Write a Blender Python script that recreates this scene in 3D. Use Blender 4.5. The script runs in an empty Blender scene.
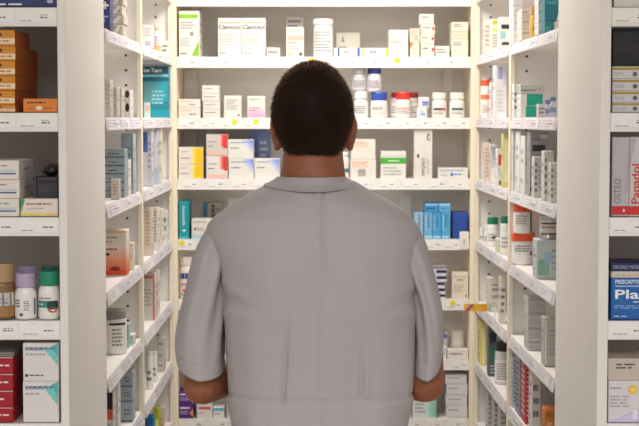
import bpy, bmesh, math, random
from mathutils import Vector, Matrix, noise
random.seed(7)
PI = math.pi
scene = bpy.context.scene
COL = scene.collection

# ------------------------------------------------------------------ camera model
F, CX, CY = 1515.0, 319.5, 213.0
CAMZ = 1.62
TH = math.atan(93.0 / F)
ct, st = math.cos(TH), math.sin(TH)

def P(px, py, Y):
    """point of the place seen at a pixel, at distance Y down the aisle -> (X, z)"""
    u = (px - CX) / F
    v = (CY - py) / F
    t = Y / (ct + v * st)
    return u * t, CAMZ + t * (-st + v * ct)

cam = bpy.data.cameras.new('camera')
cam.sensor_width = 36
cam.lens = 36 * F / 639
cam.clip_start = 0.05
cam.dof.use_dof = True
cam.dof.focus_distance = 2.9
cam.dof.aperture_fstop = 15
co = bpy.data.objects.new('camera', cam)
COL.objects.link(co)
co.location = (0, 0, CAMZ)
co.rotation_euler = (PI / 2 - TH, 0, 0)
scene.camera = co

# ------------------------------------------------------------------ materials
MATS = {}

def lin(c):
    c /= 255.0
    return c / 12.92 if c <= 0.04045 else ((c + 0.055) / 1.055) ** 2.4

def hexrgb(h):
    return tuple(lin(int(h[i:i + 2], 16)) for i in (0, 2, 4))

def M(h, rough=0.55, kind='card', name=None):
    key = (h, rough, kind)
    if key in MATS:
        return MATS[key]
    m = bpy.data.materials.new(name or '%s_%s' % (kind, h))
    m.use_nodes = True
    nt = m.node_tree
    b = nt.nodes['Principled BSDF']
    r, g, bl = hexrgb(h)
    b.inputs['Roughness'].default_value = rough
    b.inputs['Base Color'].default_value = (r, g, bl, 1)
    if kind in ('card', 'paint', 'cloth', 'skin', 'hair', 'wall'):
        tc = nt.nodes.new('ShaderNodeTexCoord')
        nz = nt.nodes.new('ShaderNodeTexNoise')
        sc = {'card': 60, 'paint': 9, 'cloth': 420, 'skin': 55, 'hair': 90, 'wall': 6}[kind]
        nz.inputs['Scale'].default_value = sc
        nz.inputs['Detail'].default_value = 3
        nt.links.new(tc.outputs['Object'], nz.inputs['Vector'])
        mx = nt.nodes.new('ShaderNodeMix')
        mx.data_type = 'RGBA'
        amt = {'card': .05, 'paint': .05, 'cloth': .10, 'skin': .28, 'hair': .5, 'wall': .06}[kind]
        mx.inputs['A'].default_value = (r * (1 - amt), g * (1 - amt), bl * (1 - amt), 1)
        mx.inputs['B'].default_value = (min(1, r * (1 + amt)), min(1, g * (1 + amt)), min(1, bl * (1 + amt)), 1)
        nt.links.new(nz.outputs['Fac'], mx.inputs['Factor'])
        nt.links.new(mx.outputs['Result'], b.inputs['Base Color'])
        if kind in ('cloth', 'skin'):
            bp = nt.nodes.new('ShaderNodeBump')
            bp.inputs['Strength'].default_value = .12
            bp.inputs['Distance'].default_value = .001
            nt.links.new(nz.outputs['Fac'], bp.inputs['Height'])
            nt.links.new(bp.outputs['Normal'], b.inputs['Normal'])
    if kind == 'skin':
        b.inputs['Subsurface Weight'].default_value = .08
        b.inputs['Subsurface Radius'].default_value = (.02, .008, .004)
        b.inputs['Subsurface Scale'].default_value = .3
    if kind == 'clear':
        b.inputs['Alpha'].default_value = .38
        b.inputs['Coat Weight'].default_value = .5
    if kind == 'hair':
        b.inputs['Specular IOR Level'].default_value = .25
    if kind == 'metal':
        b.inputs['Metallic'].default_value = 1
    if kind == 'plastic':
        b.inputs['Coat Weight'].default_value = .25
        b.inputs['Coat Roughness'].default_value = .2
    MATS[key] = m
    return m

WHITE = 'f0eeea'
BLACK = '16141a'
M_UNIT = M('eeebe8', .42, 'paint', 'white_lacquered_board')
M_EDGE = M('f4ead6', .4, 'paint', 'cream_edge_band')
M_BACK = M('f4f1ed', .5, 'paint', 'grey_back_board')
M_RAIL = M('f2f0ee', .3, 'plastic', 'price_rail_plastic')
M_HOLE = M('14110f', .9, 'flat', 'drilled_hole')

# ------------------------------------------------------------------ mesh building
class MB:
    def __init__(self):
        self.bm = bmesh.new()
        self.mats = []

    def mi(self, m):
        if isinstance(m, str):
            m = M(m)
        if m not in self.mats:
            self.mats.append(m)
        return self.mats.index(m)

    def poly(self, pts, m, smooth=False):
        vs = [self.bm.verts.new(p) for p in pts]
        f = self.bm.faces.new(vs)
        f.material_index = self.mi(m)
        f.smooth = smooth
        return f

    def box(self, x0, x1, y0, y1, z0, z1, m, bev=0.0, mat=None):
        idx = self.mi(m)
        vs = [self.bm.verts.new(p) for p in ((x0, y0, z0), (x1, y0, z0), (x1, y1, z0), (x0, y1, z0),
                                             (x0, y0, z1), (x1, y0, z1), (x1, y1, z1), (x0, y1, z1))]
        fs = []
        for q in ((3, 2, 1, 0), (4, 5, 6, 7), (0, 1, 5, 4), (1, 2, 6, 5), (2, 3, 7, 6), (3, 0, 4, 7)):
            f = self.bm.faces.new([vs[i] for i in q])
            f.material_index = idx
            fs.append(f)
        if bev > 0:
            es = list({e for f in fs for e in f.edges})
            r = bmesh.ops.bevel(self.bm, geom=es, offset=bev, segments=1, profile=.5, affect='EDGES')
            for f in r['faces']:
                f.material_index = idx
            vs = list({v for f in r['faces'] for v in f.verts})
        if mat:
            bmesh.ops.transform(self.bm, matrix=mat, verts=vs)

    def lathe(self, prof, m, n=28, ribs=0, cx=0, cy=0, sx=1, sy=1):
        """prof: list of (r, z) bottom to top"""
        idx = self.mi(m)
        rings = []
        for (r, z) in prof:
            ring = []
            for i in range(n):
                a = 2 * PI * i / n
                rr = r * (1 + (ribs if i % 2 else 0)) if r > 1e-5 else r
                ring.append(self.bm.verts.new((cx + sx * rr * math.cos(a), cy + sy * rr * math.sin(a), z)))
            rings.append(ring)
        for a, b in zip(rings, rings[1:]):
            for i in range(n):
                j = (i + 1) % n
                f = self.bm.faces.new((a[i], a[j], b[j], b[i]))
                f.material_index = idx
                f.smooth = ribs == 0
        for ring, flip in ((rings[0], True), (rings[-1], False)):
            f = self.bm.faces.new(ring[::-1] if flip else ring)
            f.material_index = idx

    def build(self, name, parent=None, loc=(0, 0, 0), rz=0.0, smooth=None):
        me = bpy.data.meshes.new(name)
        self.bm.normal_update()
        self.bm.to_mesh(me)
        self.bm.free()
        for m in self.mats:
            me.materials.append(m)
        if smooth is not None:
            for p in me.polygons:
                p.use_smooth = smooth
        o = bpy.data.objects.new(name, me)
        COL.objects.link(o)
        o.location = loc
        o.rotation_euler = (0, 0, rz)
        if parent is not None:
            o.parent = parent
        return o

def empty(name, loc, rz=0.0):
    o = bpy.data.objects.new(name, None)
    o.empty_display_size = .05
    COL.objects.link(o)
    o.location = loc
    o.rotation_euler = (0, 0, rz)
    return o

def tag(o, label, cat, group=None):
    o['label'] = label
    o['category'] = cat
    if group:
        o['group'] = group
    return o

def struct(o):
    o['kind'] = 'structure'
    return o

TXT = {}

def text_mesh(s):
    """triangulated letters of a string fitted to a 0..1 box"""
    if s in TXT:
        return TXT[s]
    cu = bpy.data.curves.new('lettering', 'FONT')
    cu.body = s
    cu.size = 1
    cu.offset = .018
    cu.resolution_u = 3
    o = bpy.data.objects.new('lettering', cu)
    COL.objects.link(o)
    dg = bpy.context.evaluated_depsgraph_get()
    me = bpy.data.meshes.new_from_object(o.evaluated_get(dg))
    xs = [v.co.x for v in me.vertices]
    ys = [v.co.y for v in me.vertices]
    x0, x1, y0, y1 = min(xs), max(xs), min(ys), max(ys)
    vs = [((v.co.x - x0) / (x1 - x0), (v.co.y - y0) / (y1 - y0)) for v in me.vertices]
    fs = [tuple(p.vertices) for p in me.polygons]
    bpy.data.objects.remove(o)
    bpy.data.curves.remove(cu)
    bpy.data.meshes.remove(me)
    TXT[s] = (vs, fs)
    return TXT[s]

def mixhex(a, b, t):
    return ''.join('%02x' % int(round(int(a[i:i + 2], 16) * (1 - t) + int(b[i:i + 2], 16) * t)) for i in (0, 2, 4))

def prints(mb, ops, mapf, rnd=random):
    """lay printing on a face. mapf(u, v, layer) -> xyz"""
    lay = 0
    for op in ops:
        lay += 1
        k = op[0]
        def rect(u0, v0, u1, v1, c, n=1):
            for i in range(n):
                a = u0 + (u1 - u0) * i / n
                b = u0 + (u1 - u0) * (i + 1) / n
                mb.poly([mapf(a, v0, lay), mapf(b, v0, lay), mapf(b, v1, lay), mapf(a, v1, lay)], c)
        if k == 'b':
            _, u0, v0, u1, v1, c = op
            rect(u0, v0, u1, v1, c, 4)
        elif k == 'l':          # fine print: rows of word-like dashes
            _, u0, v0, u1, v1, n, c = op
            for i in range(n):
                h = (v1 - v0) / n
                vv = v0 + h * i
                end = u0 + (u1 - u0) * rnd.uniform(.65, 1)
                u = u0
                while u < end - .03:
                    w = min(rnd.uniform(.05, .14), end - u)
                    rect(u, vv + h * .25, u + w, vv + h * .72, c, 1)
                    u += w + .025
        elif k == 'w':
            _, pts, c = op
            mb.poly([mapf(u, v, lay) for u, v in pts], c)
        elif k == 'd':
            _, u, v, ru, rv, c = op
            mb.poly([mapf(u + ru * math.cos(2 * PI * i / 16), v + rv * math.sin(2 * PI * i / 16), lay) for i in range(16)], c)
        elif k == 'g':          # printed tint running from c0 to c1 across
            _, u0, v0, u1, v1, c0, c1, n = op
            for i in range(n):
                a = u0 + (u1 - u0) * i / n
                b = u0 + (u1 - u0) * (i + 1) / n
                mb.poly([mapf(a, v0, lay), mapf(b, v0, lay), mapf(b, v1, lay), mapf(a, v1, lay)], mixhex(c0, c1, i / max(1, n - 1)))
        elif k == 'gv':
            _, u0, v0, u1, v1, c0, c1, n = op
            for i in range(n):
                a = v0 + (v1 - v0) * i / n
                b = v0 + (v1 - v0) * (i + 1) / n
                mb.poly([mapf(u0, a, lay), mapf(u1, a, lay), mapf(u1, b, lay), mapf(u0, b, lay)], mixhex(c0, c1, i / max(1, n - 1)))
        elif k in ('t', 'tv'):
            _, u0, v0, u1, v1, s, c = op
            vs, fs = text_mesh(s)
            idx = mb.mi(c)
            if k == 't':
                q = [mapf(u0 + (u1 - u0) * x, v0 + (v1 - v0) * y, lay) for x, y in vs]
            else:               # reads upwards
                q = [mapf(u1 - (u1 - u0) * y, v0 + (v1 - v0) * x, lay) for x, y in vs]
            bv = [mb.bm.verts.new(p) for p in q]
            for f in fs:
                try:
                    ff = mb.bm.faces.new([bv[i] for i in f])
                    ff.material_index = idx
                except ValueError:
                    pass

# ------------------------------------------------------------------ shelf heights (the same in every bay)
def SZ(k):
    return 1.6268 - .2083 * (k - 2)

# ------------------------------------------------------------------ goods
def carton_mesh(w, h, d, base, ops, side_ops=None, name='carton', parent=None, loc=(0, 0, 0), rz=0, rough=.5):
    base = mixhex(base, '000000', .045)
    mb = MB()
    mb.box(-w / 2, w / 2, 0, d, 0, h, M(base, rough), bev=min(.0009, w * .04, h * .04))
    prints(mb, ops, lambda u, v, l: (-w / 2 + u * w, -.00012 - .00012 * l, v * h))
    if side_ops is None:
        side_ops = [('l', .12, .5, .85, .8, 2, mixhex(base, '8d8a92', .55)), ('l', .12, .15, .6, .3, 1, mixhex(base, '8d8a92', .55))]
    prints(mb, side_ops, lambda u, v, l: (w / 2 + .00012 + .00012 * l, u * d, v * h))
    prints(mb, side_ops, lambda u, v, l: (-w / 2 - .00012 - .00012 * l, d - u * d, v * h))
    # closing seam of the top flap
    mb.poly([(-w * .47, d * .12, h + .0002), (w * .47, d * .12, h + .0002), (w * .47, d * .12 + .0006, h + .0002), (-w * .47, d * .12 + .0006, h + .0002)], mixhex(base, '808080', .35))
    return mb.build(name, parent, loc, rz)

def carton(label, k, x0, x1, yt, Y, d, base, ops, on=None, name='medicine_carton', cat='box', group=None,
           rot=None, side_ops=None, ext=(0, 0), rough=.5, zb=None):
    z0 = SZ(k) + .0008 if on is None else on['ztop'] + .0006
    if zb is not None:
        z0 = zb
    X0, zt = P(x0, yt, Y)
    X1, _ = P(x1, yt, Y)
    X0 -= ext[0]
    X1 += ext[1]
    h = max(.006, zt - z0)
    if rot is None:
        rot = random.uniform(-.012, .012)
    o = carton_mesh(X1 - X0, h, d, base, ops, side_ops, name, None, ((X0 + X1) / 2, Y, z0), rot, rough)
    tag(o, label, cat, group)
    o['ztop'] = z0 + h
    return o

def bottle(label, k, x0, x1, yt, ycap, Y, body, capc, ops, on=None, name='pill_bottle', cat='bottle', group=None,
           neck=.78, labc=None, lab=(.08, .74), clear=False, shoulder=.14, capw=.92, zb=None):
    """plastic pot: body (lathe), ribbed cap and a wrap-round label"""
    z0 = SZ(k) + .0008 if on is None else on['ztop'] + .0006
    if zb is not None:
        z0 = zb
    X0, zt = P(x0, yt, Y)
    X1, zc = P(x1, ycap, Y)
    r = (X1 - X0) / 2
    hb = zc - z0
    hc = zt - zc
    root = empty(name, ((X0 + X1) / 2, Y + r, z0))
    tag(root, label, cat, group)
    root['ztop'] = zt
    bm_ = MB()
    nr = r * neck
    pr = [(r * .9, 0), (r * .98, .002), (r, .005), (r, hb * (1 - shoulder - .06)), (r * .97, hb * (1 - shoulder)),
          (nr * 1.03, hb * (1 - shoulder * .25)), (nr * .98, hb)]
    bm_.lathe(pr, M(body, .35, 'clear' if clear else 'plastic'))
    bm_.build('body', root)
    cm = MB()
    cr = r * capw
    cm.lathe([(cr * .97, hb - .001 + .0012), (cr, hb + .002), (cr, hb + hc * .86), (cr * .93, hb + hc), (cr * .6, hb + hc)], M(capc, .35, 'plastic'), n=56, ribs=.018)
    cm.build('cap', root)
    lm = MB()
    R = r + .0004
    l0, l1 = lab[0] * hb, lab[1] * hb
    n = 28
    idx = lm.mi(M(labc or WHITE, .45))
    for i in range(n):
        a, b = 2 * PI * i / n, 2 * PI * (i + 1) / n
        f = lm.poly([(R * math.cos(a), R * math.sin(a), l0), (R * math.cos(b), R * math.sin(b), l0),
                     (R * math.cos(b), R * math.sin(b), l1), (R * math.cos(a), R * math.sin(a), l1)], M(labc or WHITE, .45), True)
    def mp(u, v, l):
        a = -PI / 2 + (u - .5) * 2.3
        rr = R + .0002 + .00012 * l + .0006
        return (rr * math.cos(a), rr * math.sin(a), l0 + v * (l1 - l0))
    prints(lm, ops, mp)
    lm.build('label', root)
    return root

# ------------------------------------------------------------------ room
def slab(name, x0, x1, y0, y1, z0, z1, m):
    mb = MB()
    mb.box(x0, x1, y0, y1, z0, z1, m)
    return struct(mb.build(name))

def tile_floor():
    m = M('b9b4ab', .35, 'wall', 'vinyl_floor')
    return m

slab('floor', -2.2, 2.3, -3, 5.7, -.1, 0, tile_floor())
slab('ceiling', -2.2, 2.3, -3, 5.7, 2.7, 2.8, M('e9e5dc', .8, 'wall'))
slab('wall_back', -2.2, 2.3, 5.6, 5.7, 0, 2.7, M('d9d2c6', .8, 'wall'))
slab('wall_left', -2.2, -2.1, -3, 5.6, 0, 2.7, M('d9d2c6', .8, 'wall'))
slab('wall_right', 2.2, 2.3, -3, 5.6, 0, 2.7, M('d9d2c6', .8, 'wall'))
slab('wall_front', -2.1, 2.2, -3, -2.9, 0, 2.7, M('d9d2c6', .8, 'wall'))

# ------------------------------------------------------------------ price labels on the rails
def price_label(parent, c, ux, h, w, nrm_off, sticker=None, seed=0, dense=False):
    """thin card lying on a rail. c: centre, ux: unit vector along rail, nrm: outward"""
    rnd = random.Random(seed)
    c = Vector(c)
    ux = Vector(ux)
    n = Vector(nrm_off).normalized()
    uz = n.cross(ux) * -1
    if uz.z < 0:
        uz = -uz
    mb = MB()
    def mp(u, v, l):
        p = c + ux * ((u - .5) * w) + uz * ((v - .5) * h) + n * (.0003 + .0002 * l)
        return tuple(p)
    paper = M('dedbe2' if dense else 'f7f6f4', .5)
    mb.poly([mp(0, 0, 0), mp(1, 0, 0), mp(1, 1, 0), mp(0, 1, 0)], paper)
    mb.poly([mp(0, 0, -.8), mp(0, 1, -.8), mp(1, 1, -.8), mp(1, 0, -.8)], paper)
    g = '8f8c92'
    ops = [('l', .62, .32, .92, .5, 1, '5a5762'), ('l', .08, .12, .5, .24, 1, '9c99a0'), ('b', .03, .05, .97, .07, 'd8d6d6')]
    if rnd.random() < .5:
        ops.append(('l', .62, .52, .9, .62, 1, g))
    if dense:
        ops = [('l', .05, .1, .97, .9, 3, 'b4b0bc'), ('l', .5, .3, .95, .6, 1, '97929e')] if rnd.random() < .7 else [('l', .1, .2, .8, .8, 2, 'c0b8c0')]
    prints(mb, ops, mp, rnd)
    o = mb.build('price_label', parent)
    if sticker:
        sm = MB()
        pts = []
        for i in range(20):
            a = 2 * PI * i / 20
            p = c + ux * (sticker * w + .0095 * math.cos(a)) + uz * (h * .14 + .0095 * math.sin(a)) + n * .0016
            pts.append(tuple(p))
        sm.poly(pts, M('f2e02c', .5))
        so = sm.build('sticker', parent)
        so['label'] = 'round yellow sticker'
    return o

# ------------------------------------------------------------------ back shelving
YB = 5.2
XBL, XBR = P(177.5, 200, YB)[0], P(470, 200, YB)[0]
bu = tag(empty('shelving_unit', ((XBL + XBR) / 2, YB, 0)), 'white back shelving facing the man, grey panel behind its shelves', 'shelves')
bx0 = bu.location.x
def rel(mb, name, root):
    o = mb.build(name, root)
    o.matrix_parent_inverse = Matrix.Translation(-root.location)
    return o
mb = MB(); mb.box(XBL, XBR, YB + .27, YB + .285, 0, 2.3, M_BACK); rel(mb, 'back_panel', bu)
XP0, XP1 = P(169.8, 200, YB)[0], P(476.3, 200, YB)[0]
for a, b in ((XP0, XBL), (XBR, XP1)):
    mb = MB(); mb.box(a, b, YB - .012, YB + .285, 0, 2.3, M_EDGE, .0015); rel(mb, 'upright', bu)
mb = MB(); mb.box(XBL + .0005, XBR - .0005, YB + .01, YB + .27, 2.28, 2.3, M_UNIT); rel(mb, 'top_panel', bu)

back_labels = {
    0: [(200, 0), (240, 0), (300, 0), (350, 0), (420, 0)],
    1: [(188, 0), (222, 0), (305, .42), (348, 0), (372, 0), (393, .24), (425, 0), (448, 0)],
    2: [(188, 0), (209, 0), (231, .22), (252, .24), (362, 0), (384, 0), (404, 0), (422, 0), (441, 0), (460, 0)],
    3: [(191, 0), (217, 0), (240, 0), (262, 0), (362, 0), (388, 0), (412, 0), (438, 0), (457, 0)],
    4: [(186, -.28), (206, 0), (434, 0), (452, 0)],
    5: [(187, 0), (436, 0), (454, -.1)],
    6: [(200, 0), (460, 0)],
    7: [(195, 0), (219, 0), (413, 0), (434, 0), (455, 0)],
    8: [(210, 0), (440, 0)], 9: [(210, 0), (440, 0)],
}
for k in range(0, 10):
    z = SZ(k)
    if k < 0:
        continue
    mb = MB(); mb.box(XBL + .0006, XBR - .0006, YB + .004, YB + .27, z - .018, z, M_UNIT, .001)
    sh = rel(mb, 'shelf', bu)
    mb = MB(); mb.box(XBL + .0006, XBR - .0006, YB - .002, YB + .004, z - .036, z + .0005, M_RAIL, .0008)
    mb.box(XBL + .0006, XBR - .0006, YB - .004, YB - .002, z - .037, z - .034, M_RAIL)
    rl = mb.build('price_rail', sh)
    for j, (px, stk) in enumerate(back_labels[k]):
        if k == 0: 
            w = .075
        else:
            w = .055
        X = P(px, 120 + (k - 2) * 60, YB)[0]
        X = min(max(X, XBL + w / 2 + .002), XBR - w / 2 - .002)
        price_label(sh, (X, YB - .0022, z - .0165), (1, 0, 0), .029, w, (0, -1, 0), stk or None, seed=k * 40 + j)

# ------------------------------------------------------------------ side bays
XL, XR = -.50, .557
PHI, PY0 = .0166, 3.55      # the right run of bays is turned in by a degree
def planeR(Y):
    return XR - (Y - PY0) * PHI
def side_unit(s, Y0, Y1, label, labels, hole_px, end_open=False):
    """s = -1 left, +1 right; bay between Y0 and Y1, open towards the aisle"""
    xa = XL if s < 0 else XR
    xb = xa + s * .30
    root = tag(empty('shelving_unit', ((xa + xb) / 2, (Y0 + Y1) / 2, 0)), label, 'shelves')
    lo = lambda a, b: (min(a, b), max(a, b))
    mb = MB()
    x0, x1 = lo(xb, xb - s * .012)
    mb.box(x0, x1, Y0, Y1, 0, 2.3, M_UNIT); rel(mb, 'back_panel', root)
    # far end panel with its shelf-pin holes
    mb = MB()
    x0, x1 = lo(xa + s * .014, xb - s * .0125)
    mb.box(x0, x1, Y1 - .018, Y1 - .0005, 0, 2.3, M_UNIT)
    hx = P(hole_px, 100, Y1 - .018)[0]
    for i in range(46):
        z = .3 + .0417 * i
        mb.poly([(hx + .0036 * math.cos(2 * PI * j / 10), Y1 - .0184, z + .0036 * math.sin(2 * PI * j / 10)) for j in range(10)], M_HOLE)
    rel(mb, 'end_panel', root)
    mb = MB()
    x0, x1 = lo(xa + s * .0005, xa + s * .0135)
    mb.box(x0, x1, Y1 - .03, Y1 - .0005, 0, 2.3, M_EDGE, .001); rel(mb, 'edge_trim', root)
    mb = MB()
    x0, x1 = lo(xa + s * .012, xb - s * .0125)
    mb.box(x0, x1, Y0 + .0005, Y0 + .018, 0, 2.3, M_UNIT); rel(mb, 'end_panel', root)
    mb = MB()
    x0, x1 = lo(xa + s * .02, xb)
    mb.box(x0, x1, Y0, Y1, 2.28, 2.3, M_UNIT); rel(mb, 'top_panel', root)
    for k in range(0, 10):
        z = SZ(k)
        mb = MB()
        x0, x1 = lo(xa + s * .006, xb - s * .0125)
        mb.box(x0, x1, Y0 + .0185, Y1 - .031, z - .018, z, M_UNIT, .001)
        sh = rel(mb, 'shelf', root)
        # tilted ticket rail: lower edge kicks out towards the aisle
        mb = MB()
        zt, zb = z + .0005, z - .031
        xt, xbm = xa + s * .0055, xa - s * .0015
        t = .003
        pts = [(xt, zt), (xbm, zb), (xbm + s * t, zb), (xt + s * t * .3, zt)]
        ya, yb_ = Y0 + .019, Y1 - .032
        A = [(x, ya, zz) for x, zz in pts]
        B = [(x, yb_, zz) for x, zz in pts]
        for q in ([A[0], A[1], B[1], B[0]], [A[1], A[2], B[2], B[1]], [A[2], A[3], B[3], B[2]], [A[3], A[0], B[0], B[3]], A[::-1], B):
            mb.poly(q, M('dad6dc', .3, 'plastic'))
        bmesh.ops.recalc_face_normals(mb.bm, faces=mb.bm.faces[:])
        mb.build('price_rail', sh)
        nrm = Vector((-s * (zt - zb), 0, (xbm - xt) * -s * 1.0)).normalized()
        nrm = Vector((-s * .976, 0, .216))
        L = Y1 - Y0
        for j in range(labels):
            yc = Y0 + .03 + (L - .06) * (j + .5) / labels + random.uniform(-.02, .02)
            c = Vector(((xt + xbm) / 2, yc, (zt + zb) / 2)) + nrm * .0006
            price_label(sh, c, (0, 1 if s < 0 else -1, 0), .026, (L - .06) / labels * random.uniform(.7, .96), nrm, None, seed=k * 31 + j + 7, dense=True)
    if s > 0:
        d = Vector((root.location.x - XR, root.location.y - PY0, 0))
        d.rotate(Matrix.Rotation(PHI, 3, 'Z'))
        root.location = (XR + d.x, PY0 + d.y, 0)
        root.rotation_euler.z = PHI
    return root

YDL, YDR = 4.30, 4.367
side_unit(-1, 3.56, YDL, 'white left side shelving bay nearest the man', 3, 126.2)
side_unit(-1, YDL + .001, 5.185, 'white left side shelving bay against the back corner', 3, 156.3)
side_unit(1, 3.56, YDR, 'white right side shelving bay nearest the man', 3, 531)
side_unit(1, YDR + .001, 5.185, 'white right side shelving bay against the back corner', 3, 498)

# ------------------------------------------------------------------ front cabinets (facing the camera either side)
YF = 3.02
XFL, XFR = -.503, .557
def front_unit(s, label, tp):
    xa = XFL if s < 0 else XFR
    xe = xa + s * .95
    lo = lambda a, b: (min(a, b), max(a, b))
    root = tag(empty('shelving_unit', ((xa + xe) / 2, YF + .2, 0)), label, 'shelves')
    mb = MB(); x0, x1 = lo(xa, xa + s * tp); mb.box(x0, x1, YF - .004, 3.553, 0, 2.3, M_UNIT, .001); rel(mb, 'side_panel', root)
    mb = MB(); x0, x1 = lo(xe - s * tp, xe); mb.box(x0, x1, YF - .004, 3.553, 0, 2.3, M_UNIT, .001); rel(mb, 'side_panel', root)
    i0, i1 = lo(xa + s * (tp + .0005), xe - s * (tp + .0005))
    mb = MB(); mb.box(i0, i1, YF + .38, YF + .395, 0, 2.3, M('b4afb0', .6, 'paint')); rel(mb, 'back_panel', root)
    mb = MB(); mb.box(i0, i1, YF + .01, YF + .38, 2.28, 2.3, M_UNIT); rel(mb, 'top_panel', root)
    for k in range(0, 10):
        z = SZ(k) + .007
        mb = MB(); mb.box(i0, i1, YF + .006, YF + .379, z - .018, z, M_UNIT, .001)
        sh = rel(mb, 'shelf', root)
        mb = MB(); mb.box(i0, i1, YF, YF + .006, z - .036, z + .0005, M_RAIL, .0008)
        mb.box(i0, i1, YF - .002, YF, z - .037, z - .034, M_RAIL)
        mb.build('price_rail', sh)
        for j in range(3):
            w = .078
            X = xa + s * (tp + .004 + w / 2 + j * (w + .004))
            price_label(sh, (X, YF - .0002, z - .0165), (1, 0, 0), .029, w, (0, -1, 0), None, seed=k * 17 + j + 100)
    return root
front_unit(-1, 'white front cabinet at left edge of the photo, grey inside', .0165)
front_unit(1, 'white front cabinet at right edge of the photo, grey inside', .021)

# ================================================================== goods on the back shelves
G = '6e6a74'      # fine print grey
YI = YB + .006    # front of the goods
def bk(label, k, x0, x1, yt, base, ops, d=.11, Y=YI, **kw):
    return carton(label, k, x0, x1, yt, Y, d, base, ops, **kw)
fine = lambda n=3, v0=.2, v1=.8, c=G: [('l', .1, v0, .9, v1, n, c)]

# --- shelf 1 (top)
bk('tall white and lime green carton at left end of top back shelf', 1, 178.8, 199.3, 11, 'f6f3ec',
   [('b', 0, .84, .92, .93, '8fc832'), ('l', .08, .6, .85, .78, 3, 'a09ca0'), ('d', .62, .5, .1, .05, '9a98a6'), ('l', .08, .22, .6, .42, 4, 'b0acb0'),
    ('w', [(.62, .02), (.98, .02), (.98, .36)], '8fc832'), ('l', .08, .04, .45, .1, 1, '4a4650')], d=.13)
for x0, x1, lab in ((218, 241.4, 'white Clamoxyl carton, left of the pair on top back shelf'), (241.9, 265.4, 'white Clamoxyl carton, right of the pair on top back shelf')):
    bk(lab, 1, x0, x1, 18, 'f8f5ee', [('b', .06, .86, .94, .9, 'b9a98c'), ('t', .04, .67, .96, .83, 'Clamoxyl', '222a48'), ('l', .06, .3, .9, .6, 5, 'b2aeb0'), ('l', .06, .07, .5, .12, 1, '6d6a72')], rot=0)
bk('low cream carton beside the two Clamoxyl cartons', 1, 266.6, 280, 47.5, 'efe6d8', fine(1, .3, .7))
cp = bk('small cream carton with pink band, left of the big white pot', 1, 286.2, 303.8, 27, 'f3ede2',
   [('l', .1, .8, .8, .95, 2, 'a29c9c'), ('b', .08, .56, .97, .7, 'efb4a4'), ('l', .1, .42, .8, .52, 1, '8d8686'), ('l', .1, .22, .85, .4, 2, 'b0a8a4'), ('d', .82, .09, .1, .06, '5a4a44'), ('b', .08, .05, .3, .12, 'd9c77a')], d=.08)
bk('slim pale grey carton standing behind the pink-banded carton', 1, 286.5, 303.5, 16.8, 'd8d4ce', fine(3, .6, .95), Y=YI + .1, d=.06)
bottle('big white plastic pot with white lid on top back shelf', 1, 313.4, 333, 18.6, 24.5, YI, 'f4f1ea', 'f6f3ec',
       [('l', .1, .1, .9, .9, 7, '9a96a0')], neck=.9, shoulder=.06, capw=1.02, name='tablet_pot', lab=(.06, .9), labc='f5f2ec')
bk('grey carton set back behind the blue-striped low carton', 1, 336, 360, 32.5, 'cfc9c0', [('t', .22, .6, .36, .85, 'A', '5c5a62'), ('b', .86, .05, .97, .35, '3c3a42'), ('l', .15, .15, .5, .5, 2, G)], Y=YI + .09, d=.08)
bk('low white carton with two blue stripes on top back shelf', 1, 333.8, 361.4, 48, 'f7f5f0', [('b', .14, 0, .21, 1, '3a50a8'), ('b', .86, 0, .94, 1, '3a50a8'), ('b', .78, 0, .86, 1, 'c5e4f0'), ('l', .36, .35, .66, .75, 1, '7d7a86')], d=.075)
bk('low white carton with two lime stripes on top back shelf', 1, 362, 388.6, 48, 'f7f5f0', [('b', .03, 0, .09, 1, 'b8d83c'), ('b', .9, 0, .98, 1, 'b8d83c'), ('l', .3, .35, .66, .75, 1, '7d7a86')], d=.075)
bk('plain white carton with two lines of print, right half of top back shelf', 1, 389, 408.2, 29.8, 'f8f4ea', [('l', .12, .5, .75, .62, 2, '6b6870'), ('l', .12, .1, .45, .15, 1, 'a09c9c')])
c1 = bk('small beige carton at the bottom of a stack of two on top back shelf', 1, 410.2, 419.6, 42.2, 'f0e6d6', [('w', [(0, .95), (.3, .95), (.05, .55)], 'e05a48'), ('b', .35, .1, .8, .9, 'e6d6c0')], d=.08)
bk('small beige carton standing on top of another beside the plain white carton', 1, 409.8, 420, 28.3, 'e9d9c6', [('w', [(.1, .9), (.9, .9), (.2, .3)], 'd9c4ac'), ('l', .5, .1, .9, .5, 2, 'a8988a')], on=c1, d=.08)
prev = None
for i, (a, b, yt, nm) in enumerate(((420.8, 434.6, 44.8, 'lowest'), (420.4, 434.2, 34.6, 'second lowest'), (420.9, 435, 24.6, 'second from top'), (419.5, 433.8, 14, 'topmost'))):
    ops = [('l', .12, .55, .7, .85, 1, '8b7f78'), ('b', .1, .15, .9, .3, 'efe0cc')]
    if i < 3:
        ops.append(('d', .88, .6, .1, .16, 'e0503e'))
    prev = bk('cream carton, %s in the stack of four on top back shelf' % nm, 1, a, b, yt, 'f6efe2', ops, on=prev, d=.08)
bk('low white carton right of the stack of four', 1, 435.6, 449.4, 46, 'f6f1e8', fine(2, .3, .8), d=.08)
prev = None
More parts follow.
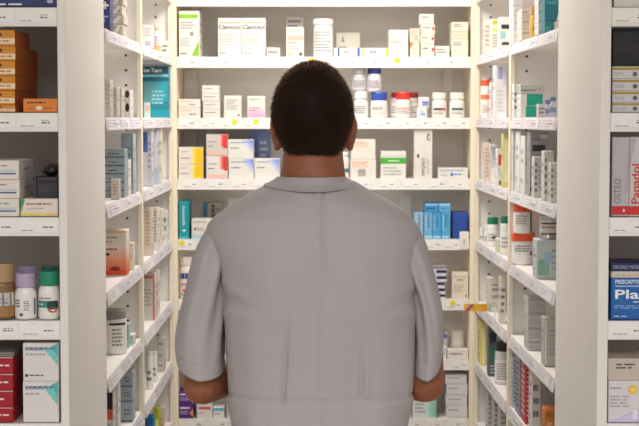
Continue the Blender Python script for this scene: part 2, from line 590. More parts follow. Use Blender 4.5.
for a, b, yt, nm, ops in ((451.5, 468.2, 39, 'bottom', [('l', .12, .62, .7, .85, 2, '6f6b72'), ('l', .2, .3, .35, .38, 1, 'a09a98')]), (451.2, 468, 31.6, 'middle', [('l', .2, .3, .7, .6, 1, 'd6c8b4')]), (451.6, 468.3, 22, 'top', [('l', .12, .45, .7, .85, 2, '6f6b72')])):
    prev = bk('cream carton, %s of the three stacked at right end of top back shelf' % nm, 1, a, b, yt, 'f4ecdc' if nm != 'middle' else 'efe2c9', ops, on=prev, d=.1)

# --- shelf 2
prev = None
for yt, nm in ((108, 'lower'), (99, 'upper')):
    prev = bk('flat white carton with pink print, %s of two at left end of second back shelf' % nm, 2, 178.4, 200.2, yt, 'f7f2ea', [('b', .06, .68, .6, .8, 'efc0b4'), ('l', .5, .25, .9, .5, 1, '6d6972'), ('l', .06, .2, .4, .32, 1, 'd9a8a0')], on=prev, d=.09)
prev = None
for a, b, yt, nm in ((203, 220, 109.4, 'lowest'), (203.2, 220, 101.6, 'second lowest'), (202, 219.2, 93.8, 'second from top'), (202.2, 219, 85.5, 'topmost')):
    prev = bk('small white carton, %s in the narrow stack of four on second back shelf' % nm, 2, a, b, yt, 'f6f1e8', [('l', .12, .5, .85, .75, 1, '928c90'), ('b', .08, .2, .7, .3, 'eed9cf')], on=prev, d=.09)
bk('white upright carton with grey print and red spot on second back shelf', 2, 224, 241.2, 95.6, 'f6f2ea', [('l', .12, .35, .88, .85, 6, '9c98a0'), ('d', .85, .12, .06, .05, 'a04a58')])
bk('white upright carton tinted pink at its foot on second back shelf', 2, 247.4, 265, 96, 'f6f2ea', [('l', .1, .8, .85, .9, 1, '8d8890'), ('gv', .03, .03, .97, .5, 'efa6cf', 'f4e4e6', 5), ('l', .1, .3, .8, .5, 2, 'b0688e')])
wb = bottle('white capped pill bottle nearest the man\'s head on second back shelf', 2, 354.2, 368.4, 91.3, 98.6, YI, 'f2efea', 'f4f1ec', [('l', .1, .2, .9, .85, 4, '8c8894')])
bb = bottle('white bottle with blue cap, lower of the two blue-capped ones', 2, 370.8, 388, 92, 100.6, YI, 'f0eeee', '3556b4', [('l', .1, .55, .9, .85, 3, '8d8794'), ('b', .1, .1, .9, .4, 'e9dcd0')], neck=.92, shoulder=.07)
bottle('grey bottle stacked on top of the white capped bottle', 2, 352.6, 366.4, 67.8, 73.6, YI + .004, 'c8c6c8', 'cac8ca', [('l', .1, .2, .9, .85, 4, '8c8894')], on=wb, labc='d6d4d6')
bottle('white bottle with navy cap standing on the blue-capped bottle', 2, 367.4, 382, 67.2, 73.8, YI + .004, 'e2e0e4', '2c3c96', [('l', .1, .2, .9, .85, 4, '8c8894')], on=bb, neck=.9, shoulder=.08, labc='dcdae0')
bottle('white bottle with bright red cap in front of two others', 2, 396.2, 411, 92, 99.6, YI, 'f2efea', 'e2382c', [('b', .05, .55, .95, .75, 'f0b6a8'), ('l', .1, .2, .9, .5, 2, '8c8894')], neck=.92, shoulder=.07)
for a, b, nm in ((390.8, 404, 'left'), (406, 419.2, 'right')):
    bottle('pale bottle with dark red cap, standing back on the %s of the red-capped bottle' % nm, 2, a, b, 92.4, 98, YI + .062, 'd9d3cf', '9c2428', [('l', .1, .2, .9, .8, 3, '9a949a')], neck=.92, shoulder=.07)
c1 = bk('tiny white carton with blue mark, lower of two on second back shelf', 2, 417, 427.2, 107.4, 'f6f3f0', [('w', [(.1, .15), (.9, .15), (.5, .8)], 'c0cdf0'), ('l', .5, .2, .95, .5, 1, '6a82c8')], d=.05)
bk('tiny white carton with blue mark, upper of two on second back shelf', 2, 418.6, 429, 97, 'f6f3f0', [('b', .35, .15, .95, .6, '7890d8'), ('b', .1, .7, .6, .85, 'd0d8f0')], on=c1, d=.05)
bottle('white pill bottle with dark and red print, left of the last pair', 2, 432.4, 447, 92.6, 99.2, YI, 'f4f1ec', 'f4f1ec', [('b', .12, .5, .6, .68, '56505a'), ('b', .6, .5, .9, .68, 'd06058'), ('l', .12, .15, .88, .4, 2, 'a09c9c')])
bottle('white pill bottle with dark green print at right end of second back shelf', 2, 450.2, 465, 92.6, 99.2, YI, 'f4f1ec', 'f4f1ec', [('b', .15, .5, .85, .68, '3f6a64'), ('l', .12, .15, .88, .4, 2, 'a09c9c')])

# --- shelf 3
prev = None
for yt, nm in ((164.5, 'lower'), (147.2, 'upper')):
    prev = bk('white carton with yellow corner, %s of the two' % nm, 3, 178.6, 203, yt, 'f4f0e8',
              [('g', .52, .02, .74, .98, 'f5ecb8', 'f6d018', 6), ('b', .74, .02, .995, .98, 'f6cc10'), ('l', .1, .68, .4, .8, 1, 'aaa6a8'), ('l', .1, .3, .55, .42, 1, '77737c')], on=prev, d=.1, rot=0)
prev = None
for yt, nm in ((156, 'lower'), (134.2, 'upper')):
    prev = bk('white carton with red corner, %s of the two' % nm, 3, 206.2, 227.6, yt, 'f3eee8' if nm == 'lower' else 'e2d8d4',
              [('g', .6, .42, .8, .98, 'f4d8d0', 'e4564c', 5), ('b', .8, .35, .995, .98, 'de3c38'), ('l', .1, .6, .6, .7, 1, '9c989e'), ('l', .1, .4, .4, .5, 1, '716d76'), ('b', .03, .03, .97, .18, 'f2c4b8')], on=prev, d=.1, rot=0)
bl = [('w', [(.5, .97), (.985, .97), (.985, .25)], 'c8d4f4'), ('w', [(.66, .97), (.985, .97), (.985, .45)], 'a6b8f0'), ('w', [(.82, .97), (.985, .97), (.985, .66)], '7f98e6'), ('l', .1, .78, .8, .9, 1, '9c9aa6'), ('l', .1, .5, .5, .6, 1, '716d7a')]
prev = None
for a, yt, nm in ((228.6, 158.6, 'lower of the two stacked'), (228, 139.4, 'upper of the two stacked')):
    prev = bk('white carton with blue tinted corner, %s' % nm, 3, a, a + 25.2, yt, 'f4f2ee', bl, on=prev, d=.1, rot=0)
bk('single white carton with blue tinted corner, just left of the man\'s neck', 3, 254.4, 279.4, 158.6, 'f4f2ee', bl, d=.1, rot=0)
bk('dull blue carton set back behind the single blue-cornered carton', 3, 250, 270, 130, '7d93c4', [('b', .1, .1, .4, .9, '5f79b4'), ('l', .5, .4, .9, .8, 3, 'd0d8ea')], Y=YI + .13, d=.08)
bottle('narrow white bottle with teal band, half hidden by the man\'s neck', 3, 338.5, 349, 152, 156, YI, 'f4f2ee', 'f4f2ee', [('b', 0, .3, 1, .55, '4a8a94')], neck=.8)
prev = None
for a, b, yt, nm in ((350.4, 376, 159.6, 'lower'), (351, 375.4, 139.2, 'upper')):
    ops = [('l', .08, .72, .92, .9, 2, 'e89a5c'), ('b', .06, .62, .7, .68, 'f0cba8')]
    if nm == 'lower':
        ops += [('b', .3 + .05 * i, .12, .3 + .05 * i + (.03 if i % 2 else .02), .5, '6a6460') for i in range(6)]
    prev = bk('white carton with orange print, %s of the two right of the man\'s neck' % nm, 3, a, b, yt, 'f7f0e6', ops, on=prev, d=.1, rot=0)
bk('white carton with a green band across it', 3, 380.8, 406, 151.2, 'f6f4ee', [('b', 0, .54, 1, .76, '4fb43c'), ('l', .3, .6, .75, .7, 1, 'e8f4e0'), ('l', .1, .1, .9, .45, 3, 'b0b4ac'), ('b', .05, .8, .95, .84, 'd6dcd0')], rot=0)
bk('tall white carton standing on end, print running up its side', 3, 414.2, 432.4, 129.4, 'f2ede8', [('d', .8, .84, .1, .07, '3a363c'), ('d', .82, .84, .05, .045, 'f2ede8'), ('d', .22, .46, .07, .04, '4a464c'), ('l', .42, .05, .66, .42, 9, '4a464e'), ('l', .7, .1, .85, .4, 8, 'b8a8b0')], d=.1, rot=0)
bk('low white carton with blue print at right end of third back shelf', 3, 438.2, 468, 168, 'f4f2f0', [('b', .05, .72, .9, .82, 'a8b4d4'), ('d', .46, .38, .05, .17, '4f80d8'), ('l', .52, .3, .82, .5, 1, '4f80d8'), ('l', .08, .25, .4, .4, 1, 'b0b4c4')], d=.09, rot=0)

# --- shelf 4
bk('tall narrow teal carton with white upright print', 4, 178.8, 188.8, 201, '1ba0b0', [('l', .36, .35, .64, .88, 12, 'e8fafa'), ('d', .5, .22, .18, .025, 'eafcfc'), ('gv', .02, .01, .98, .1, '48c8d8', '1ba0b0', 3)], d=.1, rot=0,
   side_ops=[('b', .1, .1, .9, .9, '188a98')])
bk('white carton with pale blue foot, left of the man\'s shoulder', 4, 191.6, 216, 219, 'f2ede4', [('b', .0, .04, 1, .2, 'a8d4ea'), ('l', .08, .78, .9, .92, 1, 'a8a2a0'), ('d', .14, .5, .05, .08, '7a7274'), ('l', .22, .4, .6, .6, 2, 'a39c9c')], d=.09)
bk('small grey carton with blue end and dark figures, standing back', 4, 203.2, 222.2, 202.6, 'b8b0a4', [('b', 0, 0, .22, 1, '3f86a8'), ('t', .42, .55, .62, .95, '8', '3c383a'), ('t', .42, .05, .62, .45, '4', '3c383a'), ('l', .68, .1, .95, .9, 4, '8a8278')], Y=YI + .14, d=.07)
blue = '58b4ea'
for i, (a, b, c, nm) in enumerate(((414.6, 423.4, '9ccae8', 'first from the left'), (424.2, 432.6, '7cc0ee', 'second from the left'), (433, 441.2, '4aaee8', 'third from the left'), (441.6, 450.2, '58b8f0', 'last on the right'))):
    bk('upright light blue carton, %s in the row of four' % nm, 4, a, b, 212.6, c, [('l', .4, .45, .7, .95, 9, '2a4a7c'), ('l', .15, .3, .3, .9, 6, 'dcecf6'), ('b', .05, .03, .95, .12, 'a8dcf4')], d=.1, rot=0,
       side_ops=[('l', .15, .3, .8, .8, 4, 'e0f0fa')])
    if i == 2:
        ref = bpy.context.scene.objects
zt4 = P(430, 212.6, YI)[1] + .001
bk('light blue carton lying flat on the upright blue cartons, left one', 4, 425, 438.4, 203.4, '3f9fe0', [('l', .1, .3, .9, .6, 1, '1d4478'), ('b', .03, .75, .97, .95, '9cd0ee')], d=.095, rot=0, zb=zt4, side_ops=[])
bk('light blue carton lying flat on the upright blue cartons, right one', 4, 438.9, 450.4, 203.4, '66b8ec', [('l', .2, .35, .7, .55, 1, '2a5a94'), ('b', .03, .75, .97, .95, 'a8d8f0')], d=.095, rot=0, zb=zt4, side_ops=[])
bk('deep blue carton beside the row of light blue ones', 4, 453, 467.6, 212.4, '2c56b4', [('b', .04, .04, .3, .96, '2a4ca4'), ('l', .84, .2, .94, .8, 5, '1c3474')], d=.1)

# --- shelf 5
bottle('white bottle with a blue band beside the man\'s left sleeve', 5, 179.6, 193.4, 257, 266, YI, 'f2ede6', 'e6e0da', [('b', 0, .72, 1, .95, '2c3c9c'), ('l', .1, .42, .8, .6, 1, 'e0906c'), ('d', .35, .25, .1, .07, 'e06848'), ('l', .1, .05, .8, .15, 1, '9a949a')], neck=.86, shoulder=.1, lab=(.06, .82))
prev = None
names5 = ['lowest', 'second lowest', 'middle', 'second from top', 'topmost']
for i in range(5):
    off = [0, -.8, -1.2, 1, .6][i]
    prev = bk('flat white and navy carton, %s in the stack beside the man\'s right sleeve' % names5[i], 5, 432.4 + off, 446 + off, 293.6 - 6.05 * i, 'f0eef0',
              [('b', .24, .38, .98, .88, '232a5c'), ('l', .3, .1, .6, .3, 1, '9c9aa8')], on=prev, d=.09, rot=0)
bk('clear pale grey carton lying on top of the navy-striped stack', 5, 432, 445.4, 265.4, 'b4b2b0', fine(1), on=prev, d=.08)
bk('cream upright carton at right end of fifth back shelf', 5, 452.2, 468.4, 272.4, 'f2e8d6', [('l', .3, .68, .85, .76, 1, '5f5a60'), ('l', .1, .8, .9, .88, 1, 'b8aea0'), ('l', .1, .25, .85, .55, 4, 'c2b8aa'), ('d', .86, .12, .05, .04, '5a4a60')])
# --- shelf 6
bk('white carton with purple bands, beside the right sleeve on sixth back shelf', 6, 438.6, 447.6, 331, 'e8e0f0', [('b', 0, .72, 1, .85, '8a5cc0'), ('b', 0, .4, 1, .5, 'b89ad8'), ('b', 0, .86, .7, .98, 'a074d0')], d=.05, Y=YI + .06)
bottle('cream bottle with white cap on sixth back shelf', 6, 450.8, 465, 330.6, 341, YI + .055, 'f2e8da', 'f2efe8', [('b', .05, .65, .95, .85, 'eac4b4'), ('l', .1, .2, .9, .55, 3, 'a8a0a0')], neck=.92, shoulder=.06)
bk('low white carton in front of the cream bottle', 6, 447.4, 468.2, 349.6, 'f2efea', fine(1, .4, .7), d=.045)
bk('small white carton in front of the purple-banded carton', 6, 438, 446.6, 346, 'f4f0ee', fine(2, .3, .8), d=.045)
# --- shelf 7
prev = None
for yt, nm in ((405, 'lower'), (391.4, 'upper')):
    prev = bk('purple carton with white writing, %s of two below the left elbow' % nm, 7, 179.2, 193.4, yt, '5a2a84', [('b', .05, .72, .75, .84, 'e6dcf0'), ('l', .08, .3, .85, .6, 2, 'cbb6e0'), ('w', [(.98, .1), (.98, .75), (.7, .4)], 'e89a4a')], on=prev, d=.09, rot=0)
bk('white carton with red print below the left elbow', 7, 197, 212.2, 397, 'f2eeea', [('l', .08, .62, .75, .72, 1, 'd88a84'), ('b', .12, .42, .9, .54, 'd05a58'), ('l', .08, .2, .6, .3, 1, 'b4b0b0')])
bk('small white carton with light blue top, left of the tunic', 7, 213, 224, 407.6, 'f4f2f0', [('b', .0, .7, .98, .98, '6ab4dc'), ('l', .1, .35, .8, .5, 1, '8a8690')], d=.06)
bk('white carton half hidden behind the left side of the tunic', 7, 227, 240, 398, 'e6e2e0', fine(3))
bk('white carton just showing beside the right side of the tunic', 7, 398, 411.4, 394, 'ecebea', fine(3))
bk('white and mint striped carton below the right elbow', 7, 412.6, 436.4, 371, 'eef2ee', [('g', .55, .02, .98, .98, 'd6eee6', '8ad0bc', 4), ('l', .1, .1, .6, .5, 5, '9cb8b0')])
prev = None
for a, b, yt, nm in ((446.4, 467.4, 406, 'lowest'), (446, 467, 396, 'second lowest'), (446.6, 467.6, 384.6, 'second from top'), (445.4, 466.8, 374.6, 'topmost')):
    prev = bk('white carton, %s in the stack of four at right of bottom back shelf' % nm, 7, a, b, yt, 'ece8ea', [('l', .1, .55, .8, .8, 1, 'a8a2ac'), ('b', .03, .1, .97, .16, 'd0c4cc')], on=prev, d=.1)

# --- pale dividers standing at the rear of the shelves
def divider(label, k, x0, x1, yt, Y):
    X0, zt = P(x0, yt, Y); X1, _ = P(x1, yt, Y)
    mb = MB()
    z0 = SZ(k) + .0008
    w = X1 - X0
    mb.box(-w / 2, w / 2, 0, .003, 0, zt - z0, M('e8e6e0', .3, 'plastic'), .0006)
    mb.box(-w / 2, w / 2, -.03, -.0002, 0, .003, M('e8e6e0', .3, 'plastic'), .0006)
    tag(mb.build('shelf_divider', None, ((X0 + X1) / 2, Y, z0)), label, 'divider')
divider('pale plastic divider standing behind the man\'s left shoulder', 4, 228, 245, 198.4, YB + .22)
divider('pale plastic divider standing behind the man\'s right shoulder', 4, 400.4, 411.6, 195, YB + .22)
divider('pale plastic divider behind the narrow stack of four cartons', 2, 184, 197, 71, YB + .25)
divider('wide pale plastic divider behind the two yellow-cornered cartons', 3, 184, 196, 131, YB + .25)
divider('pale plastic divider behind the two last white pill bottles', 2, 443, 453, 69, YB + .25)

# shelf talker card (yellow) and a white talker card on the rails
def talker(name, label, x0, x1, y0, y1, Y, base, ops, hook=True):
    X0, z1 = P(x0, y0, Y); X1, z0 = P(x1, y1, Y)
    w, h = X1 - X0, z1 - z0
    mb = MB()
    mb.box(-w / 2, w / 2, 0, .0012, 0, h, M(base, .4), .0002)
    prints(mb, ops, lambda u, v, l: (-w / 2 + u * w, -.00012 - .00012 * l, v * h))
    return tag(mb.build(name, None, ((X0 + X1) / 2, Y, z0)), label, 'sign')
pcard = talker('promotional_card', 'yellow card with purple stripe sticking out from the right shelf edge', 464, 491, 303.6, 311.4, 4.68, 'eeb81c',
       [('w', [(.02, .04), (.16, .04), (.42, .96), (.28, .96)], 'a84a8c'), ('g', .6, .03, .86, .97, 'f0b020', 'f09a24', 4), ('g', .86, .03, .99, .97, 'cfd8a0', '7cc4d4', 3), ('b', 0, .93, 1, 1, 'f4ecd0')])
mb = MB()
hw = (P(491, 308, 4.68)[0] - P(464, 308, 4.68)[0]) / 2
mb.box(hw - .006, hw + .013, .0013, .0028, .004, .012, M_RAIL)
mb.box(hw + .0115, hw + .0145, .0005, .006, SZ(5) - pcard.location.z - .012, .014, M_RAIL)
mb.build('clip', pcard)
talker('price_card', 'small white card hanging in front of the deep blue carton', 459.6, 468.8, 231.4, 249, YB - .0075, 'efebe6', [('l', .4, .2, .7, .6, 5, '8a8690')])

# ================================================================== goods in the side bays
def side(label, s, k, xin, xout, yt, base, ops, d=.07, ext=0.0, gap=.006, on=None, Y=None, **kw):
    """xin: pixel of the aisle-side edge of the face towards the camera, xout: its other edge"""
    Ys = (XL - gap) * F / (xin - CX) if s < 0 else (XR + PY0 * PHI + gap) / ((xin - CX) / F + PHI)
    Y = Ys if Y is None else max(Y, Ys)
    lim = (YDL - .033 if Y < YDL - .035 else 5.152) if s < 0 else (YDR - .034 if Y < YDR - .036 else 5.15)
    d = max(.012, min(d, lim - Y))
    x0, x1 = (xout, xin) if s < 0 else (xin, xout)
    e = (ext, 0) if s < 0 else (0, ext)
    return carton(label, k, x0, x1, yt, Y, d, base, ops, on=on, ext=e, rot=0, **kw)
def sbot(label, s, k, xin, xout, yt, ycap, body, capc, ops, gap=.008, Y=None, **kw):
    Ys = (XL - gap) * F / (xin - CX) if s < 0 else (XR + PY0 * PHI + gap) / ((xin - CX) / F + PHI)
    Y = Ys if Y is None else max(Y, Ys)
    x0, x1 = (xout, xin) if s < 0 else (xin, xout)
    return bottle(label, k, x0, x1, yt, ycap, Y, body, capc, ops, **kw)

# ---- left bay nearest the man
side('navy carton with a white cross at the top of the near left bay', -1, 1, 109.6, 100, -8, '2a3a80', [('b', .64, .62, .95, .68, 'f0f0f4'), ('b', .76, .55, .83, .75, 'f0f0f4'), ('l', .45, .2, .95, .4, 2, 'c8cce4')], d=.06, ext=.03)
prev = None
for i, (xi, yt) in enumerate(((122.6, 24), (123.6, 14.5), (122, 5), (123, -4))):
    prev = side('clear beige blister carton in the top left stack, %s' % ['at the bottom', 'second from the bottom', 'third from the bottom', 'at the top'][i], -1, 1, xi, 110.4, yt, 'd9d0c4',
                [('l', .08, .2, .9, .85, 2, '968c84'), ('w', [(.1, .1), (.5, .1), (.9, .9), (.6, .9)], 'f0ece4')], on=prev, Y=(XL - .006) * F / (124 - CX), d=.08)
for i, (xi, xo, yt, c) in enumerate(((110, 103, 79.5, 'd6cfc6'), (116.8, 111, 87, 'd0c9c2'), (121.6, 117, 88.5, 'd8d2ca'))):
    side('slim grey upright carton on near left bay second shelf, %s' % ['nearest the grey panel', 'middle one', 'farthest back'][i], -1, 2, xi, xo, yt, c, [('b', .42, .05, .5, .95, '8f8780'), ('l', .6, .2, .9, .9, 6, 'a8a098'), ('b', .1, .1, .2, .7, 'eeeae4')], d=.055, ext=.012)
prev = None
for yt, nm in ((103, 'lower'), (90, 'upper')):
    prev = side('white hanging carton with black oval tab, %s of two' % nm, -1, 2, 130.4, 122.4, yt, 'efebe6', [('d', .6, .68, .26, .3, '2a2428'), ('b', .05, .05, .35, .6, 'b8aca4'), ('b', .88, .05, .98, .95, 'ffffff')], on=prev, d=.06)
prev = None
for i in range(6):
    prev = side('blue grey carton with dark edge line, %s in the near left stack' % ['lowest', 'second from bottom', 'third from bottom', 'third from top', 'second from top', 'topmost'][i], -1, 3, 124.6, 104, 191 - 8.4 * i, 'a3b3bd',
                [('b', .0, .0, 1, .08, '44505e'), ('l', .5, .3, .9, .55, 1, '4c5866'), ('l', .1, .6, .5, .75, 1, 'd4dee4')], on=prev, d=.06, ext=.03)
side('slim white carton beside the blue grey stack', -1, 3, 128.2, 125.2, 160, 'eceae4', [('l', .2, .3, .8, .8, 5, '8d979c')], d=.06)
side('upright pale blue carton behind the blue grey stack', -1, 3, 133.2, 121, 133.4, 'b4c4d4', [('b', .84, .05, .9, .95, '5f7890'), ('b', .1, .1, .14, .95, '7f94a8'), ('l', .25, .6, .8, .8, 2, '8096ac')], d=.06)
c1 = side('beige little carton in front of the blue grey stack', -1, 3, 119, 111, 179, 'ddd2c6', [('l', .2, .2, .8, .8, 4, 'a09488')], d=.03)
side('cream carton shading to bright orange at its foot', -1, 4, 126, 104.4, 230.4, 'efe2d4', [('gv', 0, .02, 1, .66, 'e4572c', 'f2d8c8', 12), ('b', 0, .02, 1, .13, 'e0492a'), ('b', 0, .94, 1, .985, 'd8b894'), ('l', .02, .82, .8, .87, 1, '6c6470'), ('l', .02, .73, .7, .77, 1, '8c8490'), ('l', .05, .56, .75, .62, 1, '4a424c'), ('w', [(.15, .45), (.45, .45), (.4, .5), (.2, .51)], '2c2630'), ('d', .62, .16, .18, .05, '8c2420')], d=.07, ext=.02,
     side_ops=[('gv', .02, .02, .98, .6, 'd8603c', 'e8d0c0', 6)])
prev = None
for i, (yt, c) in enumerate(((258, 'efe3c4'), (243, 'f0ead8'))):
    prev = side('small cream and gold carton behind the orange one, %s' % ['lower', 'upper'][i], -1, 4, 133, 126.8, yt, c, [('b', .1, .1, .5, .9, 'e8c878'), ('l', .55, .2, .95, .8, 3, 'fdfaf2')], on=prev, d=.04)
sbot('wide white pot with grey lid and black strap in near left bay', -1, 5, 125, 99, 311, 320, 'e8e6e2', '8d8a88', [('l', .5, .2, .9, .8, 5, '8a8890'), ('b', .4, .88, 1, .95, '2a2426')], neck=.97, shoulder=.03, name='storage_pot', lab=(.05, .95))
side('small mint green carton behind the white pot', -1, 5, 128.6, 122, 324, '9fd4c6', [('b', .5, .3, .9, .9, '5cb4a0')], d=.03, Y=4.075)
side('white carton with blue dotted print in front of mint carton', -1, 5, 133.8, 125, 335, 'e6e8ea', [('l', .1, .1, .9, .9, 8, '8a94a4')], d=.05, Y=4.12)
prev = None
for i, yt in enumerate((402, 387, 372)):
    prev = side('blue grey carton on sixth left shelf, %s of three' % ['lowest', 'middle', 'topmost'][i], -1, 6, 132.8, 116, yt, 'b2bcc8', [('b', 0, 0, 1, .1, '76828f'), ('l', .5, .3, .9, .7, 2, '66738a')], on=prev, d=.06)
side('white carton with black and red corner on sixth left shelf', -1, 6, 113, 98, 392, 'e0dcd8', [('b', .5, .72, .98, .99, '2c2222'), ('b', .5, .55, .98, .72, 'd85a40'), ('l', .1, .1, .9, .5, 4, 'a8a4a4')], d=.05, ext=.01)
side('white slim carton on sixth left shelf behind red-cornered one', -1, 6, 117.8, 113.4, 384, 'eceae6', [('l', .2, .2, .8, .8, 6, '94989e')], d=.05)

# ---- left bay against the corner
side('small white carton on top shelf of far left bay', -1, 1, 152, 143, 25, 'f4f1ee', [('b', .2, .08, .8, .3, 'c0bcd0'), ('l', .1, .5, .9, .9, 3, 'c8c4c4')], d=.05)
sbot('slim orange and white bottle with pointed nozzle', -1, 1, 160.4, 152.8, 25, 29, 'f6f2ec', 'f0d2b8', [('b', 0, .02, 1, .36, 'efa878'), ('l', .1, .4, .9, .9, 3, 'aaa8b8')], neck=.4, shoulder=.2, name='spray_bottle', lab=(.04, .78))
side('low white carton beside the orange and white bottle', -1, 1, 168.6, 161.4, 41, 'f6f4f0', fine(2), d=.04)
side('big teal ion Tears carton in far left bay', -1, 2, 168.6, 135, 66.4, '2293a8',
     [('b', 0, .86, 1, 1, '1c5a74'), ('t', .26, .885, .8, .965, 'ion Tears', 'f2fafa'), ('b', 0, .8, 1, .84, '8cd4dc'), ('b', 0, .72, 1, .78, '1a6a86'), ('g', .26, .3, .98, .7, '6fa8b0', '2aa4ba', 6), ('b', .26, .0, .45, .3, 'd4ecec'), ('b', .3, .12, .42, .24, 'f0c0a8'), ('l', .5, .25, .95, .55, 4, '9cdce4'), ('b', .47, .0, 1, .16, '1ba0b4')], d=.05, rough=.35)
side('tall blue and white carton on far left bay third shelf', -1, 3, 151.6, 141, 129, 'cfd4e2', [('b', .1, .6, .6, .95, '4a6cb8'), ('b', .3, .05, .5, .55, 'e0d4d0'), ('l', .65, .3, .95, .8, 5, '9098b4')], d=.06)
side('tall pale lilac carton beside blue and white one', -1, 3, 157.4, 150.4, 130, 'c9cde0', [('b', .2, .1, .5, .8, '98a4cc'), ('b', .6, .3, .9, .95, 'f0e8e0')], d=.06)
side('tall cream carton at the end of far left bay third shelf', -1, 3, 160.6, 157, 128, 'f0e6d8', fine(4), d=.06)
for i, (xi, xo, yt, c, tc) in enumerate(((151.4, 143, 208, 'e4d6c8', 'b8945c'), (158, 152, 208, 'efe6de', '8c5c58'), (162, 158.6, 209, 'f2ece4', 'c89c88'), (166.6, 162.4, 211, 'f2f0ea', '7a6c74'))):
    ops = [('l', .3, .2, .75, .95, 10, tc), ('b', .05, .05, .2, .9, mixhex(c, tc, .25))]
    if i == 3:
        ops = [('d', .5, .72, .4, .08, '8a7c84'), ('b', .1, .4, .9, .55, '6cb890'), ('l', .2, .1, .8, .3, 3, 'b0a8a8')]
    side(['tall beige carton with gold print, first in far left row', 'tall cream carton with brown upright print, second in far left row', 'slim cream carton, third in far left row', 'slim white carton with green block, last in far left row'][i], -1, 4, xi, xo, yt, c, ops, d=.06)
side('white carton with red edge on far left bay fifth shelf', -1, 5, 154.6, 141, 274, 'dcd4cc', [('b', .86, 0, .98, 1, 'cf6a5c'), ('b', .1, .9, .95, .97, 'c87868'), ('l', .2, .3, .8, .7, 5, 'a8a09a')], d=.07)
side('cream slim carton behind the red-edged carton', -1, 5, 158, 155, 271, 'f2e6d8', fine(3), d=.05)
for i, (xi, xo) in enumerate(((152.6, 146), (156.8, 150.6))):
    sbot('white tube standing on its cap, %s of two' % ['nearer', 'farther'][i], -1, 6, xi, xo, 352, 356, 'f2f0ec', 'e8e6e2', fine(2), neck=.95, shoulder=.03, name='ointment_tube')
prev = None
for i, yt in enumerate((372, 361, 350, 338)):
    prev = side('grey white carton, %s in the far left low stack' % ['lowest', 'second from bottom', 'second from top', 'topmost'][i], -1, 6, 164, 157.4, yt, 'd2cdc8', [('l', .1, .3, .9, .7, 1, '8a8484')], on=prev, d=.06)
side('blue bag-shaped carton low in the far left bay', -1, 7, 153.4, 143, 417, '2a78b8', [('b', .1, .4, .9, .7, '5aa0d4')], d=.05)
side('lime green carton low in the far left bay', -1, 7, 159.6, 153.8, 409, 'c4d430', [('b', .2, .3, .8, .7, 'e4ec90')], d=.04)
side('pink and white carton beside the lime green one', -1, 7, 163.6, 160, 408, 'e6c8c4', [('l', .1, .3, .9, .7, 2, 'b07070')], d=.04)

# ---- right bay against the corner
side('cream carton with grey print on far right bay top shelf', 1, 1, 484.6, 492, 21, 'f0e8da', [('l', .1, .2, .9, .9, 5, 'b0a89c')], d=.06)
side('white carton with yellow green top on far right bay top shelf', 1, 1, 491.6, 500.4, 19.4, 'f2efe2', [('b', .1, .84, .98, .97, 'c4c83c'), ('b', .1, .62, .9, .72, 'f0e070'), ('l', .1, .1, .9, .55, 5, 'aca89c')], d=.06)
side('white carton with two black blocks by the right bay divider', 1, 1, 499.6, 512, 17, 'f2f0ee', [('b', .15, .62, .98, .76, '3a3034'), ('b', .2, .1, .8, .2, '4a3c3c'), ('b', .05, .3, .5, .55, 'a8d0d8')], d=.05)
sbot('white bottle with orange cap on far right second shelf', 1, 2, 481, 491.4, 79.6, 86, 'f2ece6', 'e85a30', [('b', .0, .75, .95, .98, 'ee8058'), ('d', .4, .42, .2, .08, 'eab09c'), ('l', .1, .1, .9, .35, 3, 'b8a8a4')], neck=.95, shoulder=.03)
side('slim white carton beside the orange-capped bottle', 1, 2, 491, 494.4, 82, 'f0ece8', [('l', .1, .1, .9, .9, 10, 'c09c98')], d=.05)
side('tall white carton with lilac top on far right second shelf', 1, 2, 495, 507, 65.4, 'f2f0f2', [('b', .25, .74, .65, .97, 'a4a8d8'), ('b', .68, .6, .95, .9, 'd4d2ea'), ('l', .2, .1, .8, .55, 6, 'd4d0d8')], d=.06)
side('pink and cream slim carton on far right third shelf', 1, 3, 485, 490.4, 143, 'efdcd0', [('l', .1, .1, .9, .9, 8, 'd89c84')], d=.05)
side('clear funnel-shaped pack hanging over the far right cartons', 1, 3, 490.4, 497, 144.4, 'dcdad8', [('w', [(.05, .95), (.95, .95), (.6, .5)], 'b0aeb0'), ('b', .1, .02, .9, .4, 'efedea')], d=.05)
side('white carton with a red block on far right third shelf', 1, 3, 497.4, 503.6, 149, 'f0ecea', [('b', .15, .55, .95, .85, 'dc4458'), ('b', .2, .3, .8, .5, 'b8dcec'), ('b', .3, .02, .8, .14, '4a4440')], d=.05)
side('slim yellow carton by the right bay divider', 1, 3, 503.4, 512, 134, 'e2d884', [('b', .1, .1, .6, .9, 'efe9b8'), ('l', .65, .2, .95, .8, 6, 'a8a050')], d=.05)
sbot('white bottle with green cap on far right fourth shelf', 1, 4, 487.6, 499.4, 217.6, 224.6, 'efece8', '0f8060', [('l', .1, .2, .9, .8, 3, 'a8a4a4'), ('b', .4, .4, .7, .6, '5a4c4c')], neck=.9, shoulder=.08)
sbot('second green capped bottle, partly behind the right divider', 1, 4, 501, 512, 216.6, 223.6, 'e6e4e0', '0e7458', [('l', .1, .2, .9, .8, 3, 'a8a4a4')], neck=.9, shoulder=.08)
for i, (xi, xo, yt) in enumerate(((479.6, 484.4, 228), (484.4, 489.6, 226))):
    sbot('little white bottle on far right fourth shelf, %s of two' % ['nearer the corner', 'nearer the green cap'][i], 1, 4, xi, xo, yt, yt + 4, 'f2efea', 'f4f2ee', fine(2), neck=.7, Y=[5.12, 4.98][i])
